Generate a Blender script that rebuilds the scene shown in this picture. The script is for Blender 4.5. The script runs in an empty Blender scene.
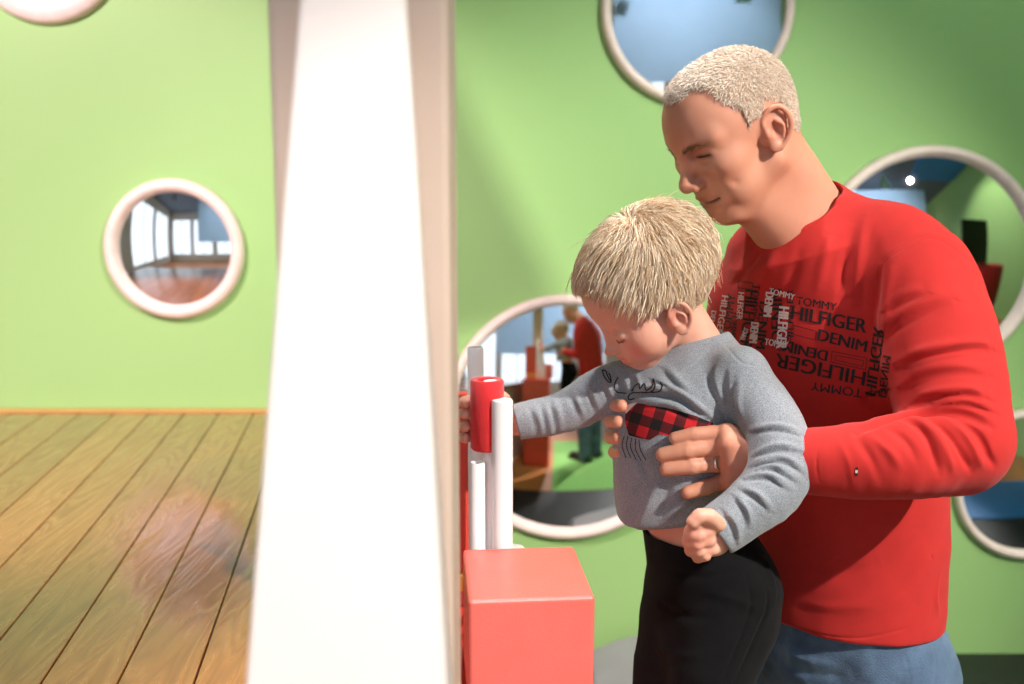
import bpy, bmesh, math, random, os
import numpy as np
from mathutils import Vector, Matrix
from mathutils.bvhtree import BVHTree
random.seed(7)
RNG = np.random.default_rng(11)
C = bpy.context.scene.collection
F32 = np.float32
PI = math.pi

# ---------------------------------------------------------------- camera
FPX = 995.0
PITCH = math.radians(8.7)
CAMZ = 1.62
def at(px, py, Y):
    """point of the place seen at pixel (px, py) at the distance Y from the photographer"""
    a = (px - 512) / FPX; b = (342 - py) / FPX
    dy = math.cos(PITCH) + b * math.sin(PITCH)
    dz = -math.sin(PITCH) + b * math.cos(PITCH)
    t = Y / dy
    return np.array([a * t, Y, CAMZ + dz * t])
def pix(P):
    P = np.asarray(P, float)
    y = P[..., 1]; z = P[..., 2] - CAMZ
    f = y * math.cos(PITCH) - z * math.sin(PITCH)
    u = y * math.sin(PITCH) + z * math.cos(PITCH)
    return np.stack([512 + FPX * P[..., 0] / f, 342 - FPX * u / f], -1)

# ---------------------------------------------------------------- scene helpers
def link(o, parent=None):
    C.objects.link(o)
    if parent is not None: o.parent = parent
    return o
def obj(name, me, mat=None, parent=None, smooth=False):
    if isinstance(me, bmesh.types.BMesh):
        m = bpy.data.meshes.new(name); me.to_mesh(m); me.free(); me = m
    o = bpy.data.objects.new(name, me)
    if mat is not None:
        for m in (mat if isinstance(mat, (list, tuple)) else [mat]): me.materials.append(m)
    if smooth:
        me.polygons.foreach_set('use_smooth', [True] * len(me.polygons))
    return link(o, parent)
def tag(o, label, cat, group=None, kind=None):
    if label: o['label'] = label
    if cat: o['category'] = cat
    if group: o['group'] = group
    if kind: o['kind'] = kind
    return o
def thing(name, label, cat, loc=(0, 0, 0), group=None):
    o = bpy.data.objects.new(name, None); o.location = loc; o.empty_display_size = .05
    C.objects.link(o); return tag(o, label, cat, group)
def struct(name, me, mat, smooth=False):
    o = obj(name, me, mat, None, smooth); o['kind'] = 'structure'; return o
def box_bm(x0, x1, y0, y1, z0, z1, bev=0, seg=2, bm=None):
    b = bmesh.new()
    bmesh.ops.create_cube(b, size=1)
    for v in b.verts:
        v.co = Vector(((x0 + x1) / 2 + v.co.x * (x1 - x0), (y0 + y1) / 2 + v.co.y * (y1 - y0), (z0 + z1) / 2 + v.co.z * (z1 - z0)))
    if bev: bmesh.ops.bevel(b, geom=b.edges[:], offset=bev, segments=seg, profile=.5, affect='EDGES')
    if bm is not None:
        m = bpy.data.meshes.new('tmp'); b.to_mesh(m); b.free(); bm.from_mesh(m); bpy.data.meshes.remove(m); return bm
    return b
def hex_bm(front, back, bev=0):
    """solid from two quads of 3-D points"""
    b = bmesh.new()
    f = [b.verts.new(p) for p in front]; k = [b.verts.new(p) for p in back]
    b.faces.new(f); b.faces.new(k[::-1])
    for i in range(len(f)): b.faces.new((f[i - 1], k[i - 1], k[i], f[i]))
    bmesh.ops.recalc_face_normals(b, faces=b.faces[:])
    if bev: bmesh.ops.bevel(b, geom=b.edges[:], offset=bev, segments=3, profile=.5, affect='EDGES')
    return b
def lathe_bm(profile, n=64, axis='Z', closed=False):
    """profile [(r, h)] turned round an axis"""
    b = bmesh.new(); rings = []
    for r, h in profile:
        ring = []
        if r < 1e-6:
            ring = [b.verts.new((0, 0, h))]
        else:
            for i in range(n):
                a = 2 * PI * i / n; ring.append(b.verts.new((r * math.cos(a), r * math.sin(a), h)))
        rings.append(ring)
    pairs = list(zip(rings, rings[1:])) + ([(rings[-1], rings[0])] if closed else [])
    for A, B in pairs:
        for i in range(n):
            j = (i + 1) % n
            if len(A) == 1 and len(B) == 1: continue
            if len(A) == 1: b.faces.new((A[0], B[j], B[i]))
            elif len(B) == 1: b.faces.new((A[i], A[j], B[0]))
            else: b.faces.new((A[i], A[j], B[j], B[i]))
    bmesh.ops.recalc_face_normals(b, faces=b.faces[:])
    if axis == 'Y':
        for v in b.verts: v.co = Vector((v.co.x, -v.co.z, v.co.y))
    return b
def np_mesh(name, V, Q):
    me = bpy.data.meshes.new(name)
    V = np.asarray(V, F32); Q = np.asarray(Q, np.int32)
    n = Q.shape[1]
    me.vertices.add(len(V)); me.vertices.foreach_set('co', V.ravel())
    me.loops.add(Q.size); me.loops.foreach_set('vertex_index', Q.ravel())
    me.polygons.add(len(Q)); me.polygons.foreach_set('loop_start', np.arange(0, Q.size, n, dtype=np.int32))
    me.polygons.foreach_set('use_smooth', np.ones(len(Q), bool))
    me.update(calc_edges=True); me.validate()
    return me
def unit(v):
    v = np.asarray(v, float); return v / np.linalg.norm(v)
class Frame:
    """local frame: X forward, Y left, Z up"""
    def __init__(s, o, fwd_yaw, pitch, roll=0, sc=1):
        # fwd_yaw: angle of the facing direction from -X towards -Y (the camera); pitch: head bowed
        c, d = math.cos(fwd_yaw), math.sin(fwd_yaw); cp, sp = math.cos(pitch), math.sin(pitch)
        X = np.array([-c * cp, -d * cp, -sp]); Z = np.array([-c * sp, -d * sp, cp]); Yv = np.cross(Z, X)
        cr, sr = math.cos(roll), math.sin(roll)
        Y2 = cr * Yv + sr * Z; Z2 = -sr * Yv + cr * Z
        s.o = np.asarray(o, float); s.R = np.stack([X, Y2, Z2]); s.sc = sc
    def pt(s, *p):
        p = np.asarray(p[0] if len(p) == 1 else p, float) * s.sc
        return s.o + p @ s.R
    def loc(s, P): return ((np.asarray(P) - s.o) @ s.R.T) / s.sc

# ---------------------------------------------------------------- implicit surfaces
def smin(a, b, k):
    if k <= 0: return np.minimum(a, b)
    h = np.maximum(k - np.abs(a - b), 0) / k
    return np.minimum(a, b) - h * h * k * .25
class Prim:
    def __init__(s, fn, k, mode): s.fn, s.k, s.mode = fn, k, mode
def cone(a, b, r1, r2=None, k=.01, mode='u'):
    a = np.asarray(a, F32); b = np.asarray(b, F32); r2 = r1 if r2 is None else r2
    ba = b - a; L = float(ba @ ba) + 1e-12
    def fn(p):
        pa = p - a; h = np.clip((pa @ ba) / L, 0, 1)
        return np.sqrt(((pa - h[:, None] * ba) ** 2).sum(1)) - (r1 + (r2 - r1) * h)
    return Prim(fn, k, mode)
def ell(c, r, R=None, k=.01, mode='u'):
    c = np.asarray(c, F32); r = np.asarray(r if np.ndim(r) else (r, r, r), F32); R = np.eye(3) if R is None else R
    RT = np.asarray(R, F32).T
    def fn(p):
        q = (p - c) @ RT
        k0 = np.sqrt(((q / r) ** 2).sum(1)); k1 = np.sqrt(((q / (r * r)) ** 2).sum(1)) + 1e-9
        return np.where(k0 < .3, -r.min() * (1 - k0), k0 * (k0 - 1) / k1)
    return Prim(fn, k, mode)
def rbox(c, h, r, R=None, k=.01, mode='u'):
    c = np.asarray(c, F32); h = np.asarray(h, F32) - r; R = np.eye(3) if R is None else R
    RT = np.asarray(R, F32).T
    def fn(p):
        q = np.abs((p - c) @ RT) - h
        return np.sqrt((np.maximum(q, 0) ** 2).sum(1)) + np.minimum(q.max(1), 0) - r
    return Prim(fn, k, mode)
def chain(pts, rad, k=.01, mode='u', cr=0):
    """tapered limb through several joints; cr>0 subdivides along a smooth curve"""
    pts = [np.asarray(p, float) for p in pts]
    if cr:
        P = [2 * pts[0] - pts[1]] + pts + [2 * pts[-1] - pts[-2]]; Q = []; Rr = []
        for i in range(len(pts) - 1):
            p0, p1, p2, p3 = P[i:i + 4]
            for j in range(cr):
                t = j / cr
                Q.append(.5 * ((2 * p1) + (-p0 + p2) * t + (2 * p0 - 5 * p1 + 4 * p2 - p3) * t * t + (-p0 + 3 * p1 - 3 * p2 + p3) * t ** 3))
                Rr.append(rad[i] * (1 - t) + rad[i + 1] * t)
        Q.append(pts[-1]); Rr.append(rad[-1]); pts, rad = Q, Rr
    pr = [cone(pts[i], pts[i + 1], rad[i], rad[i + 1]) for i in range(len(pts) - 1)]
    def fn(p):
        d = pr[0].fn(p)
        for q in pr[1:]: d = np.minimum(d, q.fn(p))
        return d
    return [Prim(fn, k, 'u')] if mode == 'each' else Prim(fn, k, mode)
def loft(st, k=.02, mode='u', cap=.012, skew=None):
    """upright solid through elliptical sections: (centre, half width, half depth, yaw)"""
    st = sorted(st, key=lambda s: s[0][2])
    z = np.array([s[0][2] for s in st]); vals = np.array([[s[0][0], s[0][1], s[1], s[2], s[3]] for s in st])
    zz = np.linspace(z[0], z[-1], 160)
    m = np.gradient(vals, z, axis=0)
    out = np.empty((160, 5)); ix = np.clip(np.searchsorted(z, zz) - 1, 0, len(z) - 2)
    h = (z[ix + 1] - z[ix]); t = ((zz - z[ix]) / h)[:, None]; h = h[:, None]
    out = (2 * t**3 - 3 * t**2 + 1) * vals[ix] + (t**3 - 2 * t**2 + t) * h * m[ix] + (-2 * t**3 + 3 * t**2) * vals[ix + 1] + (t**3 - t**2) * h * m[ix + 1]
    def fn(p):
        g = p[:, 2]; cx, cy, a, b, w = [np.interp(g, zz, out[:, i]).astype(F32) for i in range(5)]
        dx = p[:, 0] - cx; dy = p[:, 1] - cy
        # yaw w: the depth axis points (-cos w, -sin w)
        f = -dx * np.cos(w) - dy * np.sin(w); l = dx * np.sin(w) - dy * np.cos(w)
        k0 = np.sqrt((l / a) ** 2 + (f / b) ** 2); k1 = np.sqrt((l / a**2) ** 2 + (f / b**2) ** 2) + 1e-9
        d = np.where(k0 < .3, -np.minimum(a, b) * (1 - k0), k0 * (k0 - 1) / k1)
        dc = np.maximum(z[0] - g, g - z[-1])
        return -smin(-d, -dc, cap)
    return Prim(fn, k, mode)
def evalf(prims, p):
    d = np.full(len(p), 1e3, F32)
    for q in prims:
        if q.mode == 'u': d = smin(d, q.fn(p), q.k)
        elif q.mode == 's': d = -smin(-d, q.fn(p), q.k)
        else: d = -smin(-d, -q.fn(p), q.k)          # intersect
    return d
def surface(prims, lo, hi, res, B=20):
    lo = np.asarray(lo, float); hi = np.asarray(hi, float)
    nb = np.ceil((hi - lo) / (res * B)).astype(int)
    gi = np.stack(np.meshgrid(*[np.arange(n) for n in nb], indexing='ij'), -1).reshape(-1, 3)
    cen = (lo + (gi + .5) * B * res).astype(F32); rad = B * res * .5 * 1.7321
    D = np.stack([q.fn(cen) for q in prims])
    keep = np.stack([(D[i] < rad * 1.25 + q.k + .006) if q.mode != 'i' else np.ones(len(cen), bool) for i, q in enumerate(prims)])
    uni = np.array([q.mode == 'u' for q in prims])
    act = keep[uni].any(0)
    N = nb * B + 2
    ls = np.arange(B + 1)
    LG = np.stack(np.meshgrid(ls, ls, ls, indexing='ij'), -1).reshape(-1, 3)
    keysA, vertsA, quadsA = [], [], []
    cs = [(0,0,0),(1,0,0),(0,1,0),(1,1,0),(0,0,1),(1,0,1),(0,1,1),(1,1,1)]
    ed = [(0,1),(2,3),(4,5),(6,7),(0,2),(1,3),(4,6),(5,7),(0,4),(1,5),(2,6),(3,7)]
    for b in np.nonzero(act)[0]:
        kp = [prims[i] for i in np.nonzero(keep[:, b])[0]]
        base = gi[b] * B
        p = (lo + (LG + base) * res).astype(F32)
        f = evalf(kp, p).reshape(B + 1, B + 1, B + 1)
        if f.min() > 0 or f.max() < 0: continue
        f = np.where(f == 0, 1e-7, f); s = f < 0
        cor = [s[c[0]:c[0]+B, c[1]:c[1]+B, c[2]:c[2]+B] for c in cs]
        cnt = sum(c.astype(np.int8) for c in cor)
        ii = np.argwhere((cnt > 0) & (cnt < 8))
        if len(ii):
            cv = np.stack([f[ii[:,0]+c[0], ii[:,1]+c[1], ii[:,2]+c[2]] for c in cs], 1)
            acc = np.zeros((len(ii), 3)); n = np.zeros(len(ii))
            for a_, b_ in ed:
                va, vb = cv[:, a_], cv[:, b_]; m = (va < 0) != (vb < 0)
                t = np.where(m, va / (va - vb + 1e-20), 0)
                pa, pb = np.array(cs[a_], float), np.array(cs[b_], float)
                acc += np.where(m[:, None], pa + t[:, None] * (pb - pa), 0); n += m
            vv = acc / n[:, None]
            g = ii + base
            keysA.append((g[:,0].astype(np.int64) * N[1] + g[:,1]) * N[2] + g[:,2])
            vertsA.append(lo + (g + vv) * res)
        for ax in range(3):
            sl0 = [slice(0, B)] * 3; sl1 = [slice(0, B)] * 3; sl1[ax] = slice(1, B + 1)
            a_ = s[tuple(sl0)]; b_ = s[tuple(sl1)]
            e = np.argwhere(a_ != b_)
            if not len(e): continue
            inside = a_[tuple(e.T)]
            g = e + base
            u, v = (ax + 1) % 3, (ax + 2) % 3
            q = []
            for du, dv in ((-1,-1),(0,-1),(0,0),(-1,0)):
                h = g.copy(); h[:, u] += du; h[:, v] += dv
                q.append((h[:,0].astype(np.int64) * N[1] + h[:,1]) * N[2] + h[:,2])
            q = np.stack(q, 1); q[~inside] = q[~inside][:, ::-1]
            quadsA.append(q)
    keys = np.concatenate(keysA); V = np.concatenate(vertsA); Q = np.concatenate(quadsA)
    o = np.argsort(keys); keys = keys[o]; V = V[o]
    ix = np.searchsorted(keys, Q); ix = np.clip(ix, 0, len(keys) - 1)
    ok = (keys[ix] == Q).all(1)
    return V, ix[ok]
def vnormals(V, Q):
    n = np.cross(V[Q[:, 2]] - V[Q[:, 0]], V[Q[:, 3 % Q.shape[1]]] - V[Q[:, 1]])
    N = np.zeros_like(V)
    for i in range(Q.shape[1]): 
        for c in range(3): N[:, c] += np.bincount(Q[:, i], n[:, c], len(V))
    return N / (np.linalg.norm(N, axis=1)[:, None] + 1e-12)
def relax(V, Q, it=1, w=.5, mask=None):
    for _ in range(it):
        S = np.zeros_like(V); n = np.zeros(len(V))
        for i in range(4):
            a, b = Q[:, i], Q[:, (i + 1) % 4]
            for c in range(3): S[:, c] += np.bincount(a, V[b][:, c], len(V))
            n += np.bincount(a, minlength=len(V))
        d = (S / np.maximum(n, 1)[:, None] - V) * w
        if mask is not None: d *= mask[:, None]
        V = V + d
    return V
class Sculpt:
    def __init__(s, V, Q): s.V, s.Q = V, Q; s.N = vnormals(V, Q); s.P = pix(V); s.tint = np.zeros((len(V), 3), F32)
    def find(s, u, v, r=2.5):
        d = np.hypot(s.P[:, 0] - u, s.P[:, 1] - v)
        m = np.nonzero((d < r) & (s.N[:, 1] < .2))[0]
        if not len(m):
            m = np.nonzero(s.N[:, 1] < .2)[0]; return s.V[m[np.argmin(d[m])]]
        return s.V[m[np.argmin(s.V[m, 1])]]
    def curve(s, pts, n=6):
        pts = [np.asarray(p, float) if len(p) == 3 else s.find(*p) for p in pts]
        if len(pts) == 1: return np.array(pts)
        P = [2 * pts[0] - pts[1]] + pts + [2 * pts[-1] - pts[-2]]; Q = []
        for i in range(len(pts) - 1):
            p0, p1, p2, p3 = P[i:i + 4]
            for j in range(n):
                t = j / n; Q.append(.5 * ((2 * p1) + (-p0 + p2) * t + (2 * p0 - 5 * p1 + 4 * p2 - p3) * t * t + (-p0 + 3 * p1 - 3 * p2 + p3) * t ** 3))
        Q.append(pts[-1]); return np.array(Q)
    def dist(s, K, R):
        lo, hi = K.min(0) - R, K.max(0) + R
        m = np.nonzero(((s.V > lo) & (s.V < hi)).all(1))[0]
        p = s.V[m]; best = np.full(len(m), 1e9); par = np.zeros(len(m)); side = np.zeros((len(m), 3))
        if len(K) == 1:
            return m, np.linalg.norm(p - K[0], axis=1), par + .5, p - K[0]
        for i in range(len(K) - 1):
            ba = K[i + 1] - K[i]; pa = p - K[i]; h = np.clip(pa @ ba / (ba @ ba + 1e-12), 0, 1)
            dv = pa - h[:, None] * ba; d = np.linalg.norm(dv, axis=1); w = d < best
            best[w] = d[w]; par[w] = (i + h[w]) / (len(K) - 1); side[w] = dv[w]
        return m, best, par, side
    def stroke(s, pts, w, amp, taper=True, n=6):
        K = s.curve(pts, n); m, d, t, _ = s.dist(K, w * 3)
        g = np.exp(-(d / w) ** 2) * amp
        if taper and len(K) > 1: g *= np.sin(np.clip(t, .03, .97) * PI) ** .6
        s.V[m] += s.N[m] * g[:, None]
    def fold(s, pts, w, amp, n=6):
        """a crease: raised on the upper (picture) side, sunk below"""
        K = s.curve(pts, n); m, d, t, side = s.dist(K, w * 4)
        sg = np.sign(side[:, 2] + .35 * side[:, 0]) * d / w
        g = (np.exp(-(sg - .7) ** 2) - 1.1 * np.exp(-((sg + .5) / .8) ** 2)) * amp
        g *= np.sin(np.clip(t, .03, .97) * PI) ** .7
        s.V[m] += s.N[m] * g[:, None]
    def paint(s, pts, w, col, amt=1., n=4):
        K = s.curve(pts, n); m, d, t, _ = s.dist(K, w * 3)
        g = (np.exp(-(d / w) ** 2) * amt)[:, None]
        s.tint[m] = s.tint[m] * (1 - g) + np.asarray(col) * g
    def renorm(s): s.N = vnormals(s.V, s.Q)
    def mesh(s, name):
        me = np_mesh(name, s.V, s.Q)
        a = me.color_attributes.new('tint', 'FLOAT_COLOR', 'POINT')
        c = np.ones((len(s.V), 4), F32); c[:, :3] = s.tint
        a.data.foreach_set('color', c.ravel()); return me
    def bvh(s):
        return BVHTree.FromPolygons(s.V.tolist(), s.Q.tolist())
def vnoise(P, f, seed=0):
    p = P * f + seed * 17.13; i = np.floor(p).astype(np.int64); t = p - i; t = t * t * (3 - 2 * t)
    def h(a, b, c):
        n = (a * 73856093) ^ (b * 19349663) ^ (c * 83492791); n = (n ^ (n >> 13)) * 1274126177; n = n & 0x7fffffff
        return ((n ^ (n >> 16)) & 0xffff) / 32767.5 - 1
    r = 0
    for dx in (0, 1):
        for dy in (0, 1):
            for dz in (0, 1):
                w = (t[:, 0] if dx else 1 - t[:, 0]) * (t[:, 1] if dy else 1 - t[:, 1]) * (t[:, 2] if dz else 1 - t[:, 2])
                r = r + w * h(i[:, 0] + dx, i[:, 1] + dy, i[:, 2] + dz)
    return r
CAM0 = Vector((0, 0, CAMZ))
def cast(bv, u, v, off=.0006):
    d = Vector(at(u, v, 1.0)) - CAM0; d.normalize()
    h, n, _, _ = bv.ray_cast(CAM0, d)
    if h is None: return None
    if n.dot(d) > 0: n = -n
    return h + n * off
def decal(name, polys2d, bv, mat, parent, off=.0006, edge=4.0, depth=.0008, uvs=True):
    """flat print (polygons in picture pixels) wrapped onto the cloth it is printed on"""
    bm = bmesh.new()
    for poly in polys2d:
        vs = [bm.verts.new((x, y, 0)) for x, y in poly]
        try: bm.faces.new(vs)
        except Exception: pass
    return decal_bm(name, bm, bv, mat, parent, off, edge)
def decal_bm(name, bm, bv, mat, parent, off=.0006, edge=4.0):
    bmesh.ops.triangulate(bm, faces=bm.faces[:])
    for _ in range(7):
        es = [e for e in bm.edges if e.calc_length() > edge]
        if not es: break
        bmesh.ops.subdivide_edges(bm, edges=es, cuts=1)
        bmesh.ops.triangulate(bm, faces=[f for f in bm.faces if len(f.verts) > 3])
    uvl = bm.loops.layers.uv.new('UVMap'); dead = []
    for f in bm.faces:
        for l in f.loops: l[uvl].uv = (l.vert.co.x / 100, -l.vert.co.y / 100)
    for v in bm.verts:
        p = cast(bv, v.co.x, v.co.y, off)
        if p is None: dead.append(v)
        else: v.co = p
    if dead: bmesh.ops.delete(bm, geom=dead, context='VERTS')
    o = obj(name, bm, mat, parent, True); return o
def ribbon(pts, w):
    """outline polygons of a stroked line in the picture plane"""
    out = []
    for (x0, y0), (x1, y1) in zip(pts, pts[1:]):
        dx, dy = x1 - x0, y1 - y0; L = math.hypot(dx, dy) or 1; nx, ny = -dy / L * w / 2, dx / L * w / 2
        ex, ey = dx / L * w * .2, dy / L * w * .2
        out.append([(x0 + nx - ex, y0 + ny - ey), (x1 + nx + ex, y1 + ny + ey), (x1 - nx + ex, y1 - ny + ey), (x0 - nx - ex, y0 - ny - ey)])
    return out
def smooth2(pts, n=5):
    P = [tuple(2 * np.array(pts[0]) - np.array(pts[1]))] + list(pts) + [tuple(2 * np.array(pts[-1]) - np.array(pts[-2]))]; Q = []
    for i in range(len(pts) - 1):
        p0, p1, p2, p3 = [np.array(q, float) for q in P[i:i + 4]]
        for j in range(n):
            t = j / n; Q.append(tuple(.5 * ((2 * p1) + (-p0 + p2) * t + (2 * p0 - 5 * p1 + 4 * p2 - p3) * t * t + (-p0 + 3 * p1 - 3 * p2 + p3) * t ** 3)))
    Q.append(tuple(pts[-1])); return Q
def tubes(strands, rad, sides=3):
    """many thin tapering hairs as one mesh: strands (n, m, 3)"""
    S = np.asarray(strands, float); n, m, _ = S.shape
    T = np.gradient(S, axis=1); T /= np.linalg.norm(T, axis=2, keepdims=True) + 1e-12
    ref = np.array([.37, .61, .7]); A = np.cross(T, ref); A /= np.linalg.norm(A, axis=2, keepdims=True) + 1e-12; Bv = np.cross(T, A)
    tt = np.linspace(0, 1, m); r = rad * (1 - .75 * tt ** 2)
    r = np.asarray(r)[None, :, None]
    rings = [S + r * (math.cos(2 * PI * k / sides) * A + math.sin(2 * PI * k / sides) * Bv) for k in range(sides)]
    V = np.stack(rings, 2).reshape(-1, 3)
    base = np.arange(n)[:, None, None] * m * sides + np.arange(m - 1)[None, :, None] * sides
    k = np.arange(sides)[None, None, :]; k2 = (k + 1) % sides
    Q = np.stack([base + k, base + k2, base + sides + k2, base + sides + k], -1).reshape(-1, 4)
    return V, Q
# ---------------------------------------------------------------- materials
def srgb(r, g, b):
    f = lambda c: (c / 255 / 12.92) if c / 255 <= .04045 else ((c / 255 + .055) / 1.055) ** 2.4
    return (f(r), f(g), f(b), 1)
class NT:
    def __init__(s, name):
        s.m = bpy.data.materials.new(name); s.m.use_nodes = True; s.t = s.m.node_tree
        s.b = s.t.nodes['Principled BSDF']; s.co = None
    def n(s, typ, **kw):
        x = s.t.nodes.new(typ)
        for k, v in kw.items():
            if k.startswith('_'): setattr(x, k[1:], v)
            else: x.inputs[k.replace('__', ' ')].default_value = v
        return x
    def l(s, a, b): s.t.links.new(a, b)
    def coords(s, kind='Object', scale=None):
        c = s.n('ShaderNodeTexCoord').outputs[kind]
        if scale:
            mp = s.n('ShaderNodeMapping'); mp.inputs['Scale'].default_value = scale; s.l(c, mp.inputs[0]); c = mp.outputs[0]
        return c
    def noise(s, scale, detail=3, vec=None, rough=.5, dist=0):
        x = s.n('ShaderNodeTexNoise', Scale=scale, Detail=detail, Roughness=rough, Distortion=dist)
        if vec is not None: s.l(vec, x.inputs['Vector'])
        return x.outputs['Fac']
    def ramp(s, fac, stops):
        r = s.n('ShaderNodeValToRGB'); e = r.color_ramp.elements
        while len(e) < len(stops): e.new(.5)
        for i, (p, c) in enumerate(stops): e[i].position = p; e[i].color = c
        s.l(fac, r.inputs[0]); return r.outputs[0]
    def mix(s, fac, a, b, typ='MIX'):
        m = s.n('ShaderNodeMix', _data_type='RGBA', _blend_type=typ)
        for i, v in ((0, fac), (6, a), (7, b)):
            if hasattr(v, 'is_linked') or hasattr(v, 'links'): s.l(v, m.inputs[i])
            else: m.inputs[i].default_value = v
        return m.outputs[2]
    def math(s, op, a, b=0):
        m = s.n('ShaderNodeMath', _operation=op)
        for i, v in ((0, a), (1, b)):
            if hasattr(v, 'links'): s.l(v, m.inputs[i])
            else: m.inputs[i].default_value = v
        return m.outputs[0]
    def bump(s, h, strength=.3, dist=.01):
        b = s.n('ShaderNodeBump', Strength=strength, Distance=dist); s.l(h, b.inputs['Height']); s.l(b.outputs[0], s.b.inputs['Normal']); return s
    def col(s, v):
        if hasattr(v, 'links'): s.l(v, s.b.inputs['Base Color'])
        else: s.b.inputs['Base Color'].default_value = v
        return s
    def set(s, **kw):
        for k, v in kw.items(): s.b.inputs[k.replace('__', ' ')].default_value = v
        return s
def plain(name, c, rough=.5, var=.06, vs=8, bump=0, bs=60, **kw):
    t = NT(name); co = t.coords()
    f = t.noise(vs, 3, co)
    a = tuple(max(0, x * (1 - var)) for x in c[:3]) + (1,); b = tuple(min(1, x * (1 + var)) for x in c[:3]) + (1,)
    t.col(t.ramp(f, [(.3, a), (.7, b)])).set(Roughness=rough, **kw)
    if bump: t.bump(t.noise(bs, 4, co), bump, .004)
    return t.m
def cloth(name, c, var=.1, heather=0, weave=900, rough=.9, sheen=.3, bump=.25, scale2=35):
    t = NT(name); co = t.coords()
    a = tuple(x * (1 - var) for x in c[:3]) + (1,); b = tuple(min(1, x * (1 + var)) for x in c[:3]) + (1,)
    base = t.ramp(t.noise(scale2, 4, co), [(.3, a), (.7, b)])
    if heather:
        h = t.noise(850, 2, co); d = tuple(min(1, x * (1 + heather)) for x in c[:3]) + (1,); e = tuple(x * (1 - heather) for x in c[:3]) + (1,)
        base = t.mix(.6, base, t.ramp(h, [(.35, e), (.65, d)]))
    t.col(base).set(Roughness=rough, Sheen__Weight=sheen, Sheen__Roughness=.5, Specular__IOR__Level=.2)
    t.bump(t.math('ADD', t.noise(weave, 2, co), t.math('MULTIPLY', t.noise(90, 3, co), .5)), bump, .0015)
    return t.m
def skin(name, c, deep, sss=.12):
    t = NT(name); co = t.coords()
    f = t.noise(45, 4, co)
    base = t.ramp(f, [(.3, tuple(x * .94 for x in c[:3]) + (1,)), (.7, c)])
    blot = t.noise(14, 3, co)
    base = t.mix(t.math('MULTIPLY', blot, .22), base, deep)
    at_ = t.n('ShaderNodeAttribute', _attribute_name='tint')
    sep = t.n('ShaderNodeSeparateColor'); t.l(at_.outputs['Color'], sep.inputs[0])
    base = t.mix(sep.outputs[0], base, deep)                      # red: flushed skin, lips
    base = t.mix(sep.outputs[1], base, srgb(70, 42, 32))          # green: dark hairs, lash line, shade painted in mouth groove and eye sockets
    base = t.mix(sep.outputs[2], base, srgb(225, 190, 160))       # blue: stubble and pale roots
    t.col(base).set(Roughness=.52, Subsurface__Weight=sss, Subsurface__Scale=.008, Specular__IOR__Level=.4)
    t.b.inputs['Subsurface Radius'].default_value = (1, .35, .2)
    t.bump(t.math('ADD', t.noise(380, 3, co), t.math('MULTIPLY', t.noise(120, 3, co), .6)), .12, .001)
    return t.m
def hairmat(name, root, tip, rough=.42):
    t = NT(name); g = t.n('ShaderNodeNewGeometry')
    c = t.ramp(g.outputs['Random Per Island'], [(0, root), (.45, tuple((a + b) / 2 for a, b in zip(root, tip))), (1, tip)])
    t.col(c).set(Roughness=rough, Specular__IOR__Level=.35, Sheen__Weight=.1)
    return t.m
M = {}
def wall_mat(name, c, c2):
    t = NT(name); co = t.coords()
    t.col(t.ramp(t.noise(.8, 2, co), [(.35, c), (.65, c2)])).set(Roughness=.55, Specular__IOR__Level=.3)
    t.bump(t.noise(160, 3, co), .05, .002); return t.m
M['green'] = wall_mat('painted_green', srgb(154, 196, 120), srgb(159, 200, 125))
M['green_dark'] = wall_mat('painted_green_band', srgb(128, 182, 88), srgb(132, 186, 92))
M['white'] = plain('painted_white', srgb(238, 226, 218), .45, .02, 5)
M['cream_shaded'] = plain('painted_cream_shaded', srgb(204, 182, 164), .5, .04, 5)  # base lowered to carry the shade on the upright's side strips
M['rim'] = plain('pale_birch_rim', srgb(236, 216, 202), .5, .07, 26, .15, 90)
M['coral'] = plain('coral_painted_block', srgb(216, 100, 90), .4, .03, 30, .12, 260)
M['redboard'] = plain('red_board', srgb(218, 72, 58), .45, .05, 6)
M['yellow'] = plain('yellow_paint', srgb(236, 172, 80), .5, .05, 9)
M['black'] = plain('black_vinyl', srgb(30, 31, 32), .5, .1, 20)
M['grey'] = plain('grey_vinyl', srgb(150, 150, 152), .5, .05, 9)
M['tube'] = plain('white_plastic', srgb(238, 234, 232), .35, .01, 9)
M['darkmetal'] = plain('dark_metal', srgb(50, 50, 54), .4, .05, 9, Metallic=.6)
M['blue'] = plain('blue_paint', srgb(48, 122, 196), .5, .05, 2)
M['skyblue'] = plain('pale_blue_paint', srgb(120, 178, 232), .6, .05, 2)
M['chrome'] = plain('brushed_silver', (.75, .73, .7, 1), .22, .02, 20, Metallic=1)
t = NT('mirror_silvered'); t.col((.93, .95, .96, 1)).set(Metallic=1, Roughness=.015)
M['mirror'] = t.m
# red roll: felted foam
M['roll'] = cloth('red_felt', srgb(206, 40, 44), .08, 0, 500, .8, .3, .4)
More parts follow.
